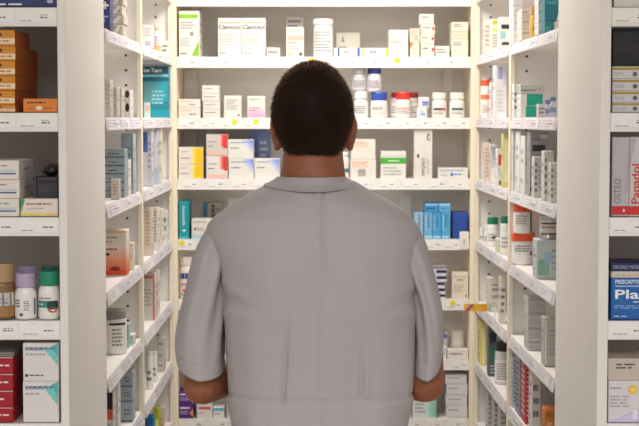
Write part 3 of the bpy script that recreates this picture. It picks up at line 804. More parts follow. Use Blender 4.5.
side('small cream carton with green and yellow mark before green caps', 1, 4, 497, 506, 239, 'efece4', [('b', .1, .1, .5, .6, 'cfd890'), ('l', .5, .2, .9, .8, 3, 'a8c0b0')], d=.05, Y=4.60)
side('cream carton with grey bars on far right fifth shelf', 1, 5, 488.6, 500, 278, 'e8e2d6', [('b', .3, .78, .9, .82, '8c8c88'), ('b', .3, .62, .9, .7, '9a9a96'), ('b', .3, .4, .9, .5, 'a8a8a4'), ('l', .1, .05, .9, .3, 3, 'bcb8b0')], d=.06)
side('slim cream carton beside grey-barred one', 1, 5, 500.6, 506, 277, 'ece4d8', fine(4), d=.05)
side('tall pale yellow carton low in the far right bay', 1, 6, 480.4, 487, 322, 'e8dc84', [('b', .3, .05, .7, .95, 'f2ecb4')], d=.05)
side('dark green and black carton on far right sixth shelf', 1, 6, 488.8, 497, 328, '5a6468', [('b', .3, .3, .9, .6, '1a7a5c'), ('b', .1, .7, .9, .9, '2c3448'), ('l', .2, .05, .9, .25, 3, 'c8c4cc')], d=.05)
sbot('pale bottle with black lid by right divider', 1, 6, 496, 512, 342, 352, 'd8d6da', '1c1a1e', [('l', .1, .1, .9, .9, 7, '8c8894')], neck=.95, shoulder=.04)
for i, (xi, xo, yt) in enumerate(((488, 494, 392), (494, 500, 397), (500, 510, 404))):
    side('grey white low carton at foot of far right bay, %s' % ['nearest the corner', 'in the middle', 'nearest the divider'][i], 1, 7, xi, xo, yt, 'd0cecc', [('l', .1, .1, .9, .9, 8, '8c8890')], d=.06)

# ---- right bay nearest the man
prev = None
for i, (xi, yt) in enumerate(((513, 28.5), (513, 17), (513, 5.5), (513, -8))):
    prev = side('white carton by right divider on top shelf, %s of four' % ['lowest', 'second lowest', 'second highest', 'highest'][i], 1, 1, xi, 523, yt, 'f4f2f0', [('l', .3, .3, .9, .7, 1, 'c8c4c8')], on=prev, d=.08, Y=4.23)
prev = None
for i, yt in enumerate((29, 18, 9)):
    prev = side('beige pink carton on right top shelf, %s of three' % ['lowest', 'middle', 'highest'][i], 1, 1, 521.6, 531, yt, 'efe0d2', [('b', .1, .2, .9, .4, 'e4cbb8'), ('l', .1, .5, .9, .8, 1, 'b8a494')], on=prev, d=.09, Y=4.10)
sbot('amber yellow bottle on right top shelf', 1, 1, 531, 539.6, 6, 14, 'e8b440', 'd89a58', [('b', 0, .1, 1, .9, 'eec254'), ('l', .2, .3, .8, .6, 2, 'b07c24')], neck=.6, labc='eec254', name='syrup_bottle')
prev = None
for i, yt in enumerate((23, 14, 5, -5)):
    prev = side('slim white carton with grey stripe on right top shelf, %s' % ['lowest of the pile', 'second lowest of the pile', 'second highest of the pile', 'highest of the pile'][i], 1, 1, 538.4, 546, yt, 'eae8e8', [('w', [(0, .1), (.2, .1), (1, .8), (.8, .8)], 'aaa8ac'), ('l', .3, .1, .9, .4, 1, 'b8b8bc')], on=prev, d=.07, Y=3.84)
c1 = side('teal and white carton near the right grey panel, lower', 1, 1, 545, 562, 21, '2a8c98', [('b', .55, .2, 1, .95, 'e8e6e4'), ('b', .05, .1, .3, .5, '4aa4ac')], d=.06)
side('teal and white carton near the right grey panel, upper', 1, 1, 545, 566, -3, '1f8494', [('w', [(.55, 0), (1, 0), (1, .6), (.7, .5)], 'eceaea'), ('b', .05, .7, .6, .85, '4aa4b0')], on=c1, d=.06)
side('tall white carton by right divider on second shelf', 1, 2, 514, 520.6, 84, 'f2f0ee', fine(3), d=.1, Y=4.2)
prev = None
for i, (a, b, yt) in enumerate(((520.6, 539, 106), (520.6, 543, 94))):
    prev = side('white carton with jade green side, %s of two' % ['lower', 'upper'][i], 1, 2, a, b, yt, 'f0eeec', [('b', .28, .02, .995, .98, '0aa088'), ('b', .3, .6, .6, .75, '14ac94')], on=prev, d=.08, Y=4.06)
side('clear grey carton lying on the jade green cartons', 1, 2, 520.6, 545, 84.5, 'c8cac6', [('b', .02, .3, .6, .45, '6c8484'), ('l', .62, .3, .95, .7, 1, 'd09c8c')], on=prev, d=.07, Y=4.06)
side('slim clear white carton beside the jade green cartons', 1, 2, 538.6, 546, 104, 'dcdce0', fine(2), d=.04, Y=3.86)
for i, (xi, xo, yt) in enumerate(((545.6, 551, 100), (550.6, 556.4, 97))):
    sbot('slim white and blue bottle near the right grey panel, %s' % ['farther one', 'nearer one'][i], 1, 2, xi, xo, yt, yt + 4, 'd4d6e2', '6a7cac', [('b', 0, .3, 1, .8, '8c9cc4')], neck=.7, labc='c8cee0', Y=[3.76, 3.645][i])
for i, (xi, xo, yt, Yy) in enumerate(((513, 519.6, 131, 4.24), (519.8, 527, 131, 4.12), (525, 530, 136, 4.0))):
    ops = [('b', .05, .68, .95, .74, 'b4d4e8')] if i == 0 else ([('d', .5, .4, .3, .03, 'd85060'), ('l', .2, .5, .8, .8, 5, 'c4bcc0')] if i == 1 else [('b', .2, .5, .9, .55, '8c9cc8')])
    side('tall white upright carton on right third shelf, %s' % ['with pale blue band', 'with small red mark', 'slimmest with lilac band'][i], 1, 3, xi, xo, yt, 'f0eeee', ops, d=.09, Y=Yy)
side('tall grey carton with a black band and round emblem', 1, 3, 530.2, 549, 132, 'aaa8ac', [('b', .12, .7, .8, .8, '3a363c'), ('l', .1, .85, .8, .92, 1, '7c7880'), ('d', .14, .1, .12, .05, '2a262a'), ('d', .14, .1, .06, .025, 'c0bcc0'), ('b', .55, .9, .95, .96, 'd8d6d4')], d=.06, Y=3.93)
for i, (xi, xo, yt, Yy, c) in enumerate(((534.4, 543.6, 157, 3.86, 'dcd8d4'), (544.4, 553.8, 151, 3.74, 'e4e0dc'), (551, 560, 163, 3.64, 'd6d2ce'))):
    side('cream upright carton with spaced print on right third shelf, %s' % ['farthest of three', 'middle of three', 'nearest the grey panel'][i], 1, 3, xi, xo, yt, c, [('l', .05, .1, .35, .9, 5, '6c686c'), ('l', .45, .2, .95, .8, 6, 'aaa6aa')], d=.05, Y=Yy)
t1 = sbot('white tub with orange lid, lower of the stacked pair', 1, 4, 513.4, 536, 233.6, 241.4, 'efece8', 'ee5a26', [('l', .1, .55, .9, .9, 3, '8c8890'), ('b', .72, .4, .8, .6, '4a3c3c')], neck=.97, shoulder=.02, capw=1.04, name='powder_tub', lab=(.06, .94), Y=3.99, gap=0)
sbot('white tub with orange lid, upper of the stacked pair', 1, 4, 514.6, 533, 205, 212, 'e6e2e0', 'ec5626', [('l', .1, .4, .8, .9, 4, '9a949a'), ('b', .85, .0, .98, 1, '5a4a48')], neck=.97, shoulder=.02, capw=1.02, name='powder_tub', lab=(.04, .96), on=t1, Y=4.0, gap=.001)
c1 = side('pale blue green carton under the silver tin', 1, 4, 537, 562, 240, 'ccd6d8', [('b', .05, .1, .5, .5, '8cb8a4'), ('b', .3, .4, .6, .7, 'a4c0dc'), ('l', .6, .2, .95, .8, 4, 'a0a8a8')], d=.075, Y=3.66)
def tin(label, x0, x1, yt, on, Y):
    X0, zt = P(x0, yt, Y); X1, _ = P(x1, yt, Y)
    r = (X1 - X0) / 2
    z0 = on['ztop'] + .0006
    h = zt - z0
    root = tag(empty('metal_tin', ((X0 + X1) / 2, Y + r, z0)), label, 'tin')
    mb = MB(); mb.lathe([(r * .98, 0), (r, .002), (r, .006), (r * .975, .008), (r * .975, h - .008), (r, h - .006), (r, h - .002), (r * .95, h), (r * .95, h - .002)], M('c8c6c6', .28, 'metal'), n=40); mb.build('body', root)
    lm = MB(); R = r * .98 + .0003; l0, l1 = .012, h - .012
    for i in range(28):
        a, b = 2 * PI * i / 28, 2 * PI * (i + 1) / 28
        lm.poly([(R * math.cos(a), R * math.sin(a), l0), (R * math.cos(b), R * math.sin(b), l0), (R * math.cos(b), R * math.sin(b), l1), (R * math.cos(a), R * math.sin(a), l1)], M('d6d4d6', .4), True)
    def mp(u, v, l):
        a = -PI / 2 + (u - .5) * 2.3
        rr = R + .0007 + .00012 * l
        return (rr * math.cos(a), rr * math.sin(a), l0 + v * (l1 - l0))
    prints(lm, [('b', .05, .72, .9, .82, '4a464c'), ('l', .1, .4, .9, .62, 1, 'c84a50'), ('b', .0, .0, 1, .12, '6a686c')], mp)
    lm.build('label', root)
tin('silver tin with red print near the right grey panel', 541, 559, 215.6, c1, 3.89)
prev = None
for i in range(4):
    prev = side('clear grey carton on right fifth shelf, %s' % ['lowest of four', 'second lowest of four', 'second highest of four', 'highest of four'][i], 1, 5, 528, 546, 342 - 14.6 * i, 'd0cecc', [('b', .02, .85, .98, .95, 'a8a4a4'), ('l', .1, .2, .9, .6, 2, 'b4b0b0')], on=prev, d=.08, Y=4.02)
side('tall white carton near the grey panel on right fifth shelf', 1, 5, 544.4, 560, 318, 'c8c4c0', [('b', .05, .05, .14, .95, 'ecebe8'), ('l', .3, .2, .9, .8, 6, 'a8a4a4')], d=.05, Y=3.74)
for i, (xi, xo, c, tc, Yy) in enumerate(((512.6, 519.6, 'd4d0de', '6c5c94', 4.2), (519.6, 525.6, '9aa8b8', '3c3c5c', 4.09), (525.6, 532, 'c43c48', 'f0c0c0', 3.97))):
    side('tall spine-like pack low on the right, %s' % ['pale lilac with purple print', 'slate blue with dark print', 'crimson with light print'][i], 1, 6, xi, xo, 357, c, [('l', .2, .1, .8, .95, 12, tc)], d=.09, Y=Yy, side_ops=[('l', .1, .1, .9, .9, 9, tc)])
side('tall white carton low on the right beside the crimson pack', 1, 6, 532.6, 541, 368, 'dcdad6', fine(3), d=.07, Y=3.88)
side('orange and white carton low near the right grey panel', 1, 6, 545, 562, 410, 'd88038', [('b', .05, .8, .95, .95, 'b86820'), ('b', .1, .1, .4, .7, 'e8b080')], d=.06)

# ================================================================== goods in the front cabinets
ZF = lambda k: SZ(k) + .0088
YC = YF + .008
def fr(label, k, x0, x1, yt, base, ops, d=.1, Y=YC, on=None, **kw):
    return carton(label, k, x0, x1, yt, Y, d, base, ops, on=on, zb=None if on is not None else ZF(k), rot=kw.pop('rot', 0), **kw)
XLN = -40
# left
fr('navy carton with white lettering at the top left corner', 1, -50, 57, -40, '2c3a74', [('l', .44, .02, .78, .1, 1, 'e8e8f0'), ('d', .93, .12, .03, .04, 'b8bce0'), ('l', .5, .3, .9, .6, 2, 'c8cce4')], d=.09)
prev = None
ob = ['lowest', 'second lowest', 'third from the bottom', 'third from the top', 'second from the top', 'topmost']
for i, (yt, dx) in enumerate(((105, .5), (90.6, 0), (76, .4), (61, .2), (46.2, .6), (30, 0))):
    prev = fr('amber orange carton, %s of the stack at left edge' % ob[i], 2, -42 + dx, 14.8 + dx, yt, 'e2952a', [('b', .66, .12, .995, .48, 'eedcc0'), ('l', .68, .2, .96, .42, 1, 'c88a4c'), ('d', .73, .72, .04, .12, '5a3010'), ('l', .05, .6, .6, .85, 1, '8a4c14')], on=prev, d=[.24, .24, .23, .24, .235, .15][i],
              side_ops=[('b', 0, 0, 1, 1, 'b8682c')])
fr('low orange carton with black print beside the amber stack', 2, 23.2, 57.6, 98.6, 'f08c34', [('l', .12, .6, .75, .82, 1, '3c2010'), ('d', .46, .3, .09, .16, 'f4e4d0'), ('l', .15, .2, .35, .35, 1, 'a85420'), ('l', .6, .2, .9, .4, 1, 'a85420')], d=.12)
prev = None
for i, (yt, x1) in enumerate(((198.6, 19), (179.6, 19.4), (160.4, 18.8))):
    prev = fr('white carton with blue line, %s of the stack at left edge' % ['bottom', 'middle', 'top'][i], 3, -44, x1, yt, 'f3ede4', [('l', .4, .66, .96, .8, 1, '8a868c'), ('b', .1, .38, .96, .5, 'c8d4de'), ('b', .1, .26, .95, .34, '4a62a0')], on=prev, d=[.19, .15, .15][i] if i else .17,
              side_ops=[('l', .35, .45, .8, .6, 1, '8a7c78')])
lowc = fr('low white carton with green tip and yellow stripe', 3, 20.4, 57.6, 198.8, 'f4ece0', [('w', [(0, .98), (0, .35), (.1, .98)], '2a9460'), ('w', [(.0, .3), (.04, .3), (.13, .98), (.1, .98)], '64b888'), ('l', .16, .6, .96, .82, 1, 'b0705c'), ('l', .2, .4, .8, .52, 1, 'aaa2a0'), ('b', .02, .04, .7, .18, 'e8dc60'), ('b', .7, .04, .98, .18, 'e4c878')], d=.17)
db = fr('black and grey carton lying on the low green-tipped carton', 3, 37, 57.6, 177, '3a383e', [('b', .06, .7, .95, .84, '1c1a20'), ('b', .06, .3, .5, .4, '55535a')], on=lowc, d=.1, Y=YC + .03)
fr('small dark carton between the white stack and black one', 3, 32.4, 36.6, 177, '34323a', [('l', .1, .2, .9, .8, 3, '55535c')], on=lowc, d=.08, Y=YC + .03)
# crumpled black pouch on top of the dark carton
def pouch(label, x0, x1, yt, on, Y):
    X0, zt = P(x0, yt, Y); X1, _ = P(x1, yt, Y)
    w = X1 - X0
    z0 = on['ztop'] + .0006
    h = zt - z0
    bm_ = bmesh.new()
    bmesh.ops.create_uvsphere(bm_, u_segments=32, v_segments=18, radius=1)
    for v in bm_.verts:
        p = v.co.copy()
        n = noise.noise(p * 2.3) * .22
        v.co = Vector((p.x * (w / 2) * (1 + n * .5), p.y * .035 * (1 + n), max(0, (p.z * (1 + n) + 1) / 2 * h * (1 - .25 * max(0, -p.x)))))
    mb = MB(); mb.bm.free(); mb.bm = bm_; mb.mi(M('26242a', .3, 'plastic'))
    o = mb.build('pouch', None, ((X0 + X1) / 2, Y + .035, z0), smooth=True)
    tag(o, label, 'pouch')
pouch('crumpled shiny black pouch on top of the black and grey carton', 40, 57.5, 163.4, db, YC + .035)
def fbot(*a, **k):
    kk = a[1]
    return bottle(*a, zb=ZF(kk), **k)
fbot('brown glass bottle with gold cap at left edge', 4, -14, 12.6, 264.4, 283, YC, '80603c', 'b0906c', [('b', 0, .45, 1, .98, 'c8ccd0'), ('b', 0, .0, 1, .4, 'a47c48'), ('l', .4, .5, .9, .8, 2, '8a8c94')], neck=.9, shoulder=.05, labc='9c7e58')
fbot('white bottle with lilac cap in the left front cabinet', 4, 12.6, 34.4, 274, 287.8, YC, 'f2eeec', 'b8a8c8', [('l', .1, .45, .35, .85, 3, '5a5468'), ('l', .5, .3, .75, .8, 5, '8c8694'), ('b', .92, .1, 1, .9, '6a5c94'), ('d', .4, .12, .07, .07, '5a5460')], neck=.78, shoulder=.16, capw=.9)
fbot('white bottle with lilac cap standing behind the other lilac one', 4, 16, 36, 267, 278, YC + .08, 'd8d2d4', 'a898bc', fine(3), neck=.78, shoulder=.16, capw=.9)
fbot('white bottle with green cap in the left front cabinet', 4, 36.4, 57.6, 272.4, 286, YC, 'f0eeea', '0c8a6a', [('b', .02, .42, .5, .72, '3f8c84'), ('b', .5, .35, .98, .72, '1c4a44'), ('l', .1, .78, .9, .9, 1, '8c8488'), ('d', .72, .32, .2, .13, 'dc6c64'), ('l', .06, .5, .45, .64, 1, 'cfe4e0')], neck=.82, shoulder=.14, capw=.94)
fbot('white bottle with green cap standing behind the other green one', 4, 39, 58, 267, 276, YC + .08, 'd6d4d0', '0a6c54', fine(3), neck=.82, shoulder=.14, capw=.94)
prev = None
for i, yt in enumerate((407.4, 390.6, 373.8, 357)):
    prev = fr('dark red carton with white lettering, %s of four at left edge' % ['lowest', 'second lowest', 'second highest', 'highest'][i], 5, -45, 13, yt, 'b01428', [('l', .72, .38, .94, .6, 1, 'f4dcdc'), ('b', .0, .93, 1, .99, 'd8b8b4'), ('l', .1, .4, .6, .7, 1, 'e8c0c0')], on=prev, d=.13)
fr('grey flat carton lying on the dark red stack', 5, -45, 14, 352, '7c7a76', [('l', .2, .3, .9, .7, 1, 'aaa8a4')], on=prev, d=.15)
prev = None
for i, yt in enumerate((381.4, 343)):
    prev = fr('white carton with turquoise corner, %s of the two in left front cabinet' % ['lower', 'upper'][i], 5, 22.8, 58.4, yt, 'f0eceb', [('w', [(.62, .8), (.985, .985), (.985, .4)], '7cd0d0'), ('w', [(.8, .92), (.985, .985), (.985, .62)], '48bcc0'), ('b', .06, .8, .6, .88, 'a8b0c8'), ('l', .08, .8, .95, .92, 1, '6c7c9c'), ('l', .08, .66, .7, .74, 1, 'a0a4b4')] + ([('d', .1, .15, .05, .045, '4a5a7c'), ('l', .18, .12, .6, .19, 1, '5c6880')] if i else []), on=prev, d=.12)

# right
fr('white carton on the shelf above the black carton, top right corner', 1, 614.6, 690, -50, 'e4dfda', [('l', .03, .12, .3, .3, 2, 'a8a4a8')], d=.1)
prev = None
for i, yt in enumerate((102.6, 91, 79, 66.6)):
    prev = fr('flat white carton with olive band, %s of four at right edge' % ['lowest', 'second lowest', 'second highest', 'highest'][i], 2, 612.6, 690, yt, 'dcd8dc', [('b', 0, .72, 1, .93, 'a8923c'), ('b', 0, .95, 1, 1, 'f0ece0'), ('l', .02, .2, .2, .55, 2, 'b0b0b8'), ('d', .29, .38, .03, .2, '5c5a64')], on=prev, d=.12)
fr('plain black carton on top of the olive-banded stack', 2, 613, 690, 28.6, '0d0b0d', [('w', [(0, .4), (.4, .62), (1, .62), (1, .57), (.4, .57), (0, .36)], '2c282e')], on=prev, d=.1, Y=YC + .02)
fr('grey Osteo carton with red foot standing at right edge', 3, 612.6, 629.8, 137, 'c6c0c6', [('b', 0, .02, 1, .13, 'c83032'), ('w', [(1, .98), (1, .3), (.7, .3)], 'b0aab2'), ('tv', .12, .16, .52, .48, 'OSTEO', '8a8890'), ('d', .7, .075, .06, .02, 'f0d8d8')], d=.07)
fr('white and red Panadol carton at right edge', 3, 630.2, 690, 137, 'd8d4d4', [('b', 0, .02, 1, .13, 'd0302e'), ('tv', .03, .16, .17, .66, 'Panadol', 'd83830'), ('l', .01, .16, .03, .4, 6, '8a8890'), ('w', [(.0, .98), (.1, .98), (.0, .6)], 'b8b4bc')], d=.07)
pz = fr('blue carton with white lettering at right edge', 4, 611.4, 690, 278, '1d68b8', [('b', 0, .01, 1, .03, '124a90'), ('t', .05, .86, .42, .96, 'PRESCRIPTION', 'e4eefa'), ('b', .05, .79, .5, .82, 'a8c4ea'), ('t', .05, .5, .48, .72, 'Plan', 'f4f8fc'), ('l', .28, .4, .6, .46, 1, 'd0e0f4'), ('l', .04, .26, .7, .36, 2, '8cb4e4'), ('l', .04, .06, .22, .11, 1, 'c8dcf4')], d=.1)
pz2 = fr('flat white carton with small orange print on the blue carton', 4, 611.6, 690, 271.4, 'd8d6d0', [('l', .05, .2, .4, .6, 1, 'd8a070')], on=pz, d=.1)
fr('flat navy carton with white capitals lying above the blue carton', 4, 611, 690, 263, '262c58', [('t', .03, .28, .45, .72, 'ON DAILY MOISTURE', '9ca2c4')], on=pz2, d=.1)
pc = fr('white and lilac carton with yellow sun at right edge', 5, 608.6, 690, 380.6, 'eae6ec', [('w', [(0, .02), (.62, .5), (.62, .02)], 'c8b4e4'), ('w', [(0, .02), (.4, .3), (.4, .02)], 'd8c8ee'), ('d', .3, .78, .06, .11, 'f0c83c'), ('d', .3, .78, .035, .06, 'f6dc70'), ('l', .02, .78, .2, .86, 1, 'a8a4b0'), ('l', .02, .35, .26, .66, 4, 'b4b4bc'), ('b', .3, .08, .36, .3, 'f0ecf6')], d=.1)
fr('beige flat carton with dark print on the lilac carton', 5, 608, 690, 358.4, 'd4c8be', [('l', .1, .5, .36, .8, 2, '5c5254')], on=pc, d=.1)
# ================================================================== the man
YP = 2.85
SKIN = M('8f563a', .55, 'skin', 'skin')
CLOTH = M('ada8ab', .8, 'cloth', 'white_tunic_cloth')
HAIRM = M('22150e', .6, 'hair', 'dark_brown_hair')
PXC = P(314, 240, YP)[0]
man = tag(empty('person', (PXC, YP, 0)), 'man seen from behind in a white short-sleeved tunic, facing the shelves', 'person')

def interp(rows, t):
    """rows: sorted list of (key, a, b, ...) -> smooth interpolated tuple"""
    if t <= rows[0][0]:
        return rows[0][1:]
    if t >= rows[-1][0]:
        return rows[-1][1:]
    for i in range(len(rows) - 1):
        if rows[i][0] <= t <= rows[i + 1][0]:
            p0 = rows[max(0, i - 1)]; p1 = rows[i]; p2 = rows[i + 1]; p3 = rows[min(len(rows) - 1, i + 2)]
            h = p2[0] - p1[0]
            s = (t - p1[0]) / h
            out = []
            for j in range(1, len(p1)):
                m1 = (p2[j] - p0[j]) / max(1e-9, p2[0] - p0[0]) * h
                m2 = (p3[j] - p1[j]) / max(1e-9, p3[0] - p1[0]) * h
                s2, s3 = s * s, s * s * s
                out.append((2 * s3 - 3 * s2 + 1) * p1[j] + (s3 - 2 * s2 + s) * m1 + (-2 * s3 + 3 * s2) * p2[j] + (s3 - s2) * m2)
            return tuple(out)

def sgn_pow(v, e):
    return math.copysign(abs(v) ** e, v)

def ring(cx, cy, a, back, front, z, n, e=2.0, tilt=0.0):
    """superellipse; angle 0 = back of the body (towards the camera)"""
    out = []
    for i in range(n):
        ph = 2 * PI * i / n
        s, c = math.sin(ph), math.cos(ph)
        x = cx + a * sgn_pow(s, 2 / e)
        y = cy + (-back * sgn_pow(c, 2 / e) if c > 0 else -front * sgn_pow(c, 2 / e))
        out.append(Vector((x, y, z)))
    return out

def loft(bm, rings, cap0=True, cap1=True, closed=True, smooth=True):
    vs = [[bm.verts.new(p) for p in r] for r in rings]
    n = len(rings[0])
    for a, b in zip(vs, vs[1:]):
        for i in range(n):
            j = (i + 1) % n
            f = bm.faces.new((a[i], a[j], b[j], b[i]))
            f.smooth = smooth
    if cap0:
        bm.faces.new(vs[0][::-1])
    if cap1:
        bm.faces.new(vs[-1])
    return vs

def limb(bm, pts, rads, n=16, sub=6):
    """tapered, rounded limb along joints"""
    pts = [Vector(p) for p in pts]
    path = []
    for i in range(len(pts) - 1):
        for j in range(sub):
            t = j / sub
            path.append((pts[i].lerp(pts[i + 1], t), rads[i] * (1 - t) + rads[i + 1] * t, i))
    path.append((pts[-1], rads[-1], len(pts) - 2))
    d0 = (pts[1] - pts[0]).normalized()
    d1 = (pts[-1] - pts[-2]).normalized()
    full = []
    for k in (-1.0, -.85, -.5):
        full.append((pts[0] + d0 * rads[0] * k, max(.02, math.sqrt(1 - k * k)) * rads[0], d0))
    for q, (p, r, i) in enumerate(path):
        a = path[max(0, q - 1)][0]; b = path[min(len(path) - 1, q + 1)][0]
        full.append((p, r, (b - a).normalized()))
    for k in (.5, .85, 1.0):
        full.append((pts[-1] + d1 * rads[-1] * k, max(.02, math.sqrt(1 - k * k)) * rads[-1], d1))
    ref = Vector((0, 1, 0)) if abs(d0.y) < .8 else Vector((1, 0, 0))
    rings = []
    for p, r, d in full:
        u = d.cross(ref).normalized()
        v = d.cross(u).normalized()
        rings.append([p + (u * math.cos(2 * PI * i / n) + v * math.sin(2 * PI * i / n)) * r for i in range(n)])
    loft(bm, rings)

def ell(bm, c, r, rot=None, seg=24):
    m = Matrix.Translation(c) @ (rot.to_4x4() if rot else Matrix.Identity(4)) @ Matrix.Diagonal((*r, 1))
    bmesh.ops.create_uvsphere(bm, u_segments=seg, v_segments=seg // 2 + 2, radius=1, matrix=m)

def finish(bm, name, mat, parent, remesh=None, smooth_it=0, sub=0):
    bmesh.ops.recalc_face_normals(bm, faces=bm.faces[:])
    me = bpy.data.meshes.new(name)
    bm.to_mesh(me)
    bm.free()
    o = bpy.data.objects.new(name, me)
    COL.objects.link(o)
    if remesh or smooth_it or sub:
        if remesh:
            md = o.modifiers.new('r', 'REMESH'); md.mode = 'VOXEL'; md.voxel_size = remesh; md.use_smooth_shade = True
        if smooth_it:
            md = o.modifiers.new('s', 'SMOOTH'); md.factor = .5; md.iterations = smooth_it
        if sub:
            md = o.modifiers.new('d', 'SUBSURF'); md.levels = sub; md.render_levels = sub
        dg = bpy.context.evaluated_depsgraph_get()
        me2 = bpy.data.meshes.new_from_object(o.evaluated_get(dg))
        o.modifiers.clear()
        o.data = me2
        bpy.data.meshes.remove(me)
        me = me2
        me.name = name
    me.materials.clear()
    me.materials.append(mat)
    for p in me.polygons:
        p.use_smooth = True
    # origin at the feet, like its thing
    o.parent = parent
    o.matrix_parent_inverse = Matrix.Translation(-man.location)
    return o

def row(y, xl, xr, Y=YP):
    a, z = P(xl, y, Y); b, _ = P(xr, y, Y)
    return z, (a + b) / 2, (b - a) / 2

# ---- head outline (pixel rows of the photo): y, left, right of the hair
HEAD = [(62.6, 309, 316), (64, 301, 325), (67, 294.6, 331), (71, 289.4, 335.8), (76, 284.6, 340.4), (82, 280, 344.6), (90, 275.8, 349), (100, 272.8, 352.4), (110, 271.4, 354), (119, 271.4, 354), (127, 273, 352.6), (135, 275.6, 350), (143, 278.4, 347.6), (151, 281.6, 344.8), (158, 284.4, 342)]
hz = [row(*r) for r in HEAD]             # z descending
hz = hz[::-1]
zc = P(314, 112, YP)[1]                  # widest height
ztop = hz[-1][0]
def head_at(z):
    return interp(hz, z)                 # centre x, half width
HX = P(313.4, 110, YP)[0]
def head_depth(z):
    t = (z - zc) / (ztop - zc)
    if t >= 0:
        q = math.sqrt(max(0, 1 - min(1, t) ** 2.3))
        return .104 * q, .098 * q
    u = min(1, (zc - z) / .085)
    return .104 - .044 * u ** 1.6, .098 - .004 * u

bm = bmesh.new()
# skull and face
rings = []
zchin = ztop - .228
zz = [ztop - .006 - (ztop - .006 - zchin) * i / 44 for i in range(45)]
for z in zz[::-1]:
    if z > hz[0][0]:
        c, a = head_at(z)
        a -= .0075 * min(1, max(0, (z - hz[0][0]) / .03)) + .001
        a = max(a, .006)
        b, f = head_depth(z)
        b = max(.006, b - .009); f = max(.006, f - .004)
    else:
        u = (hz[0][0] - z) / (hz[0][0] - zchin)
        c, a = HX, .054 - .024 * u ** 1.5
        b, f = .05 - .06 * u, .094 - .006 * u
        b = max(b, -.03)
    rings.append(ring(c, YP + .012, max(a, .008), b, f, z, 40, 2.15))
loft(bm, rings)
eyez = ztop - .112
ell(bm, (HX, YP + .108, eyez - .03), (.012, .014, .026), Matrix.Rotation(-.35, 3, 'X'))      # nose
ell(bm, (HX, YP + .118, eyez - .046), (.0135, .013, .010))
for s in (-1, 1):
    ell(bm, (HX + s * .0115, YP + .109, eyez - .049), (.008, .009, .007))
    ell(bm, (HX + s * .031, YP + .098, eyez + .016), (.02, .010, .006))                       # brow
    ell(bm, (HX + s * .036, YP + .088, eyez - .03), (.02, .014, .014))                        # cheek
    # ear, cupped outwards
    rot = Matrix.Rotation(-s * .42, 3, 'Z') @ Matrix.Rotation(-.12, 3, 'X')
    ec = P(275.2 if s < 0 else 352.2, 134, YP)
    ell(bm, (ec[0] - s * .001, YP + .012, ec[1] + .004), (.0075, .0185, .0285), rot)
    ell(bm, (ec[0] + s * .004, YP + .0, ec[1] + .012), (.0052, .011, .0205), rot)             # helix
    ell(bm, (ec[0] - s * .003, YP + .02, ec[1] - .024), (.006, .010, .010), rot)              # lobe
ell(bm, (HX, YP + .105, eyez - .067), (.023, .008, .0055))                                    # lips
ell(bm, (HX, YP + .103, eyez - .076), (.019, .009, .006))
ell(bm, (HX, YP + .094, zchin + .018), (.024, .014, .016))                                    # chin
# neck
zn0 = P(314, 212, YP)[1]
nr = []
for y, xl, xr, bk_, fr_ in ((140, 287, 340, .05, .055), (150, 284, 342.6, .055, .056), (158, 282.4, 343.6, .058, .056), (166, 281.6, 344.4, .060, .056), (175, 280.8, 345.4, .063, .058), (186, 277, 349, .068, .062), (200, 266, 360, .072, .066), (212, 250, 376, .074, .07)):
    z, c, a = row(y, xl, xr)
    nr.append(ring(c, YP + .012 - .004, a, bk_, fr_, z, 36, 2.0))
loft(bm, nr[::-1])
# trunk (under the tunic)
TR = [(.93, -.002, .138, .095, .1), (1.0, -.004, .140, .095, .105), (1.1, -.01, .140, .085, .1), (1.2, -.01, .150, .09, .105), (1.3, -.008, .160, .095, .11), (1.38, -.006, .160, .09, .09), (1.42, -.004, .13, .07, .07)]
rings = []
for i in range(26):
    z = TR[0][0] + (TR[-1][0] - TR[0][0]) * i / 25
    cx, a, b, f = interp(TR, z)
    rings.append(ring(PXC + cx, YP, a, b, f, z, 40, 2.3))
loft(bm, rings)
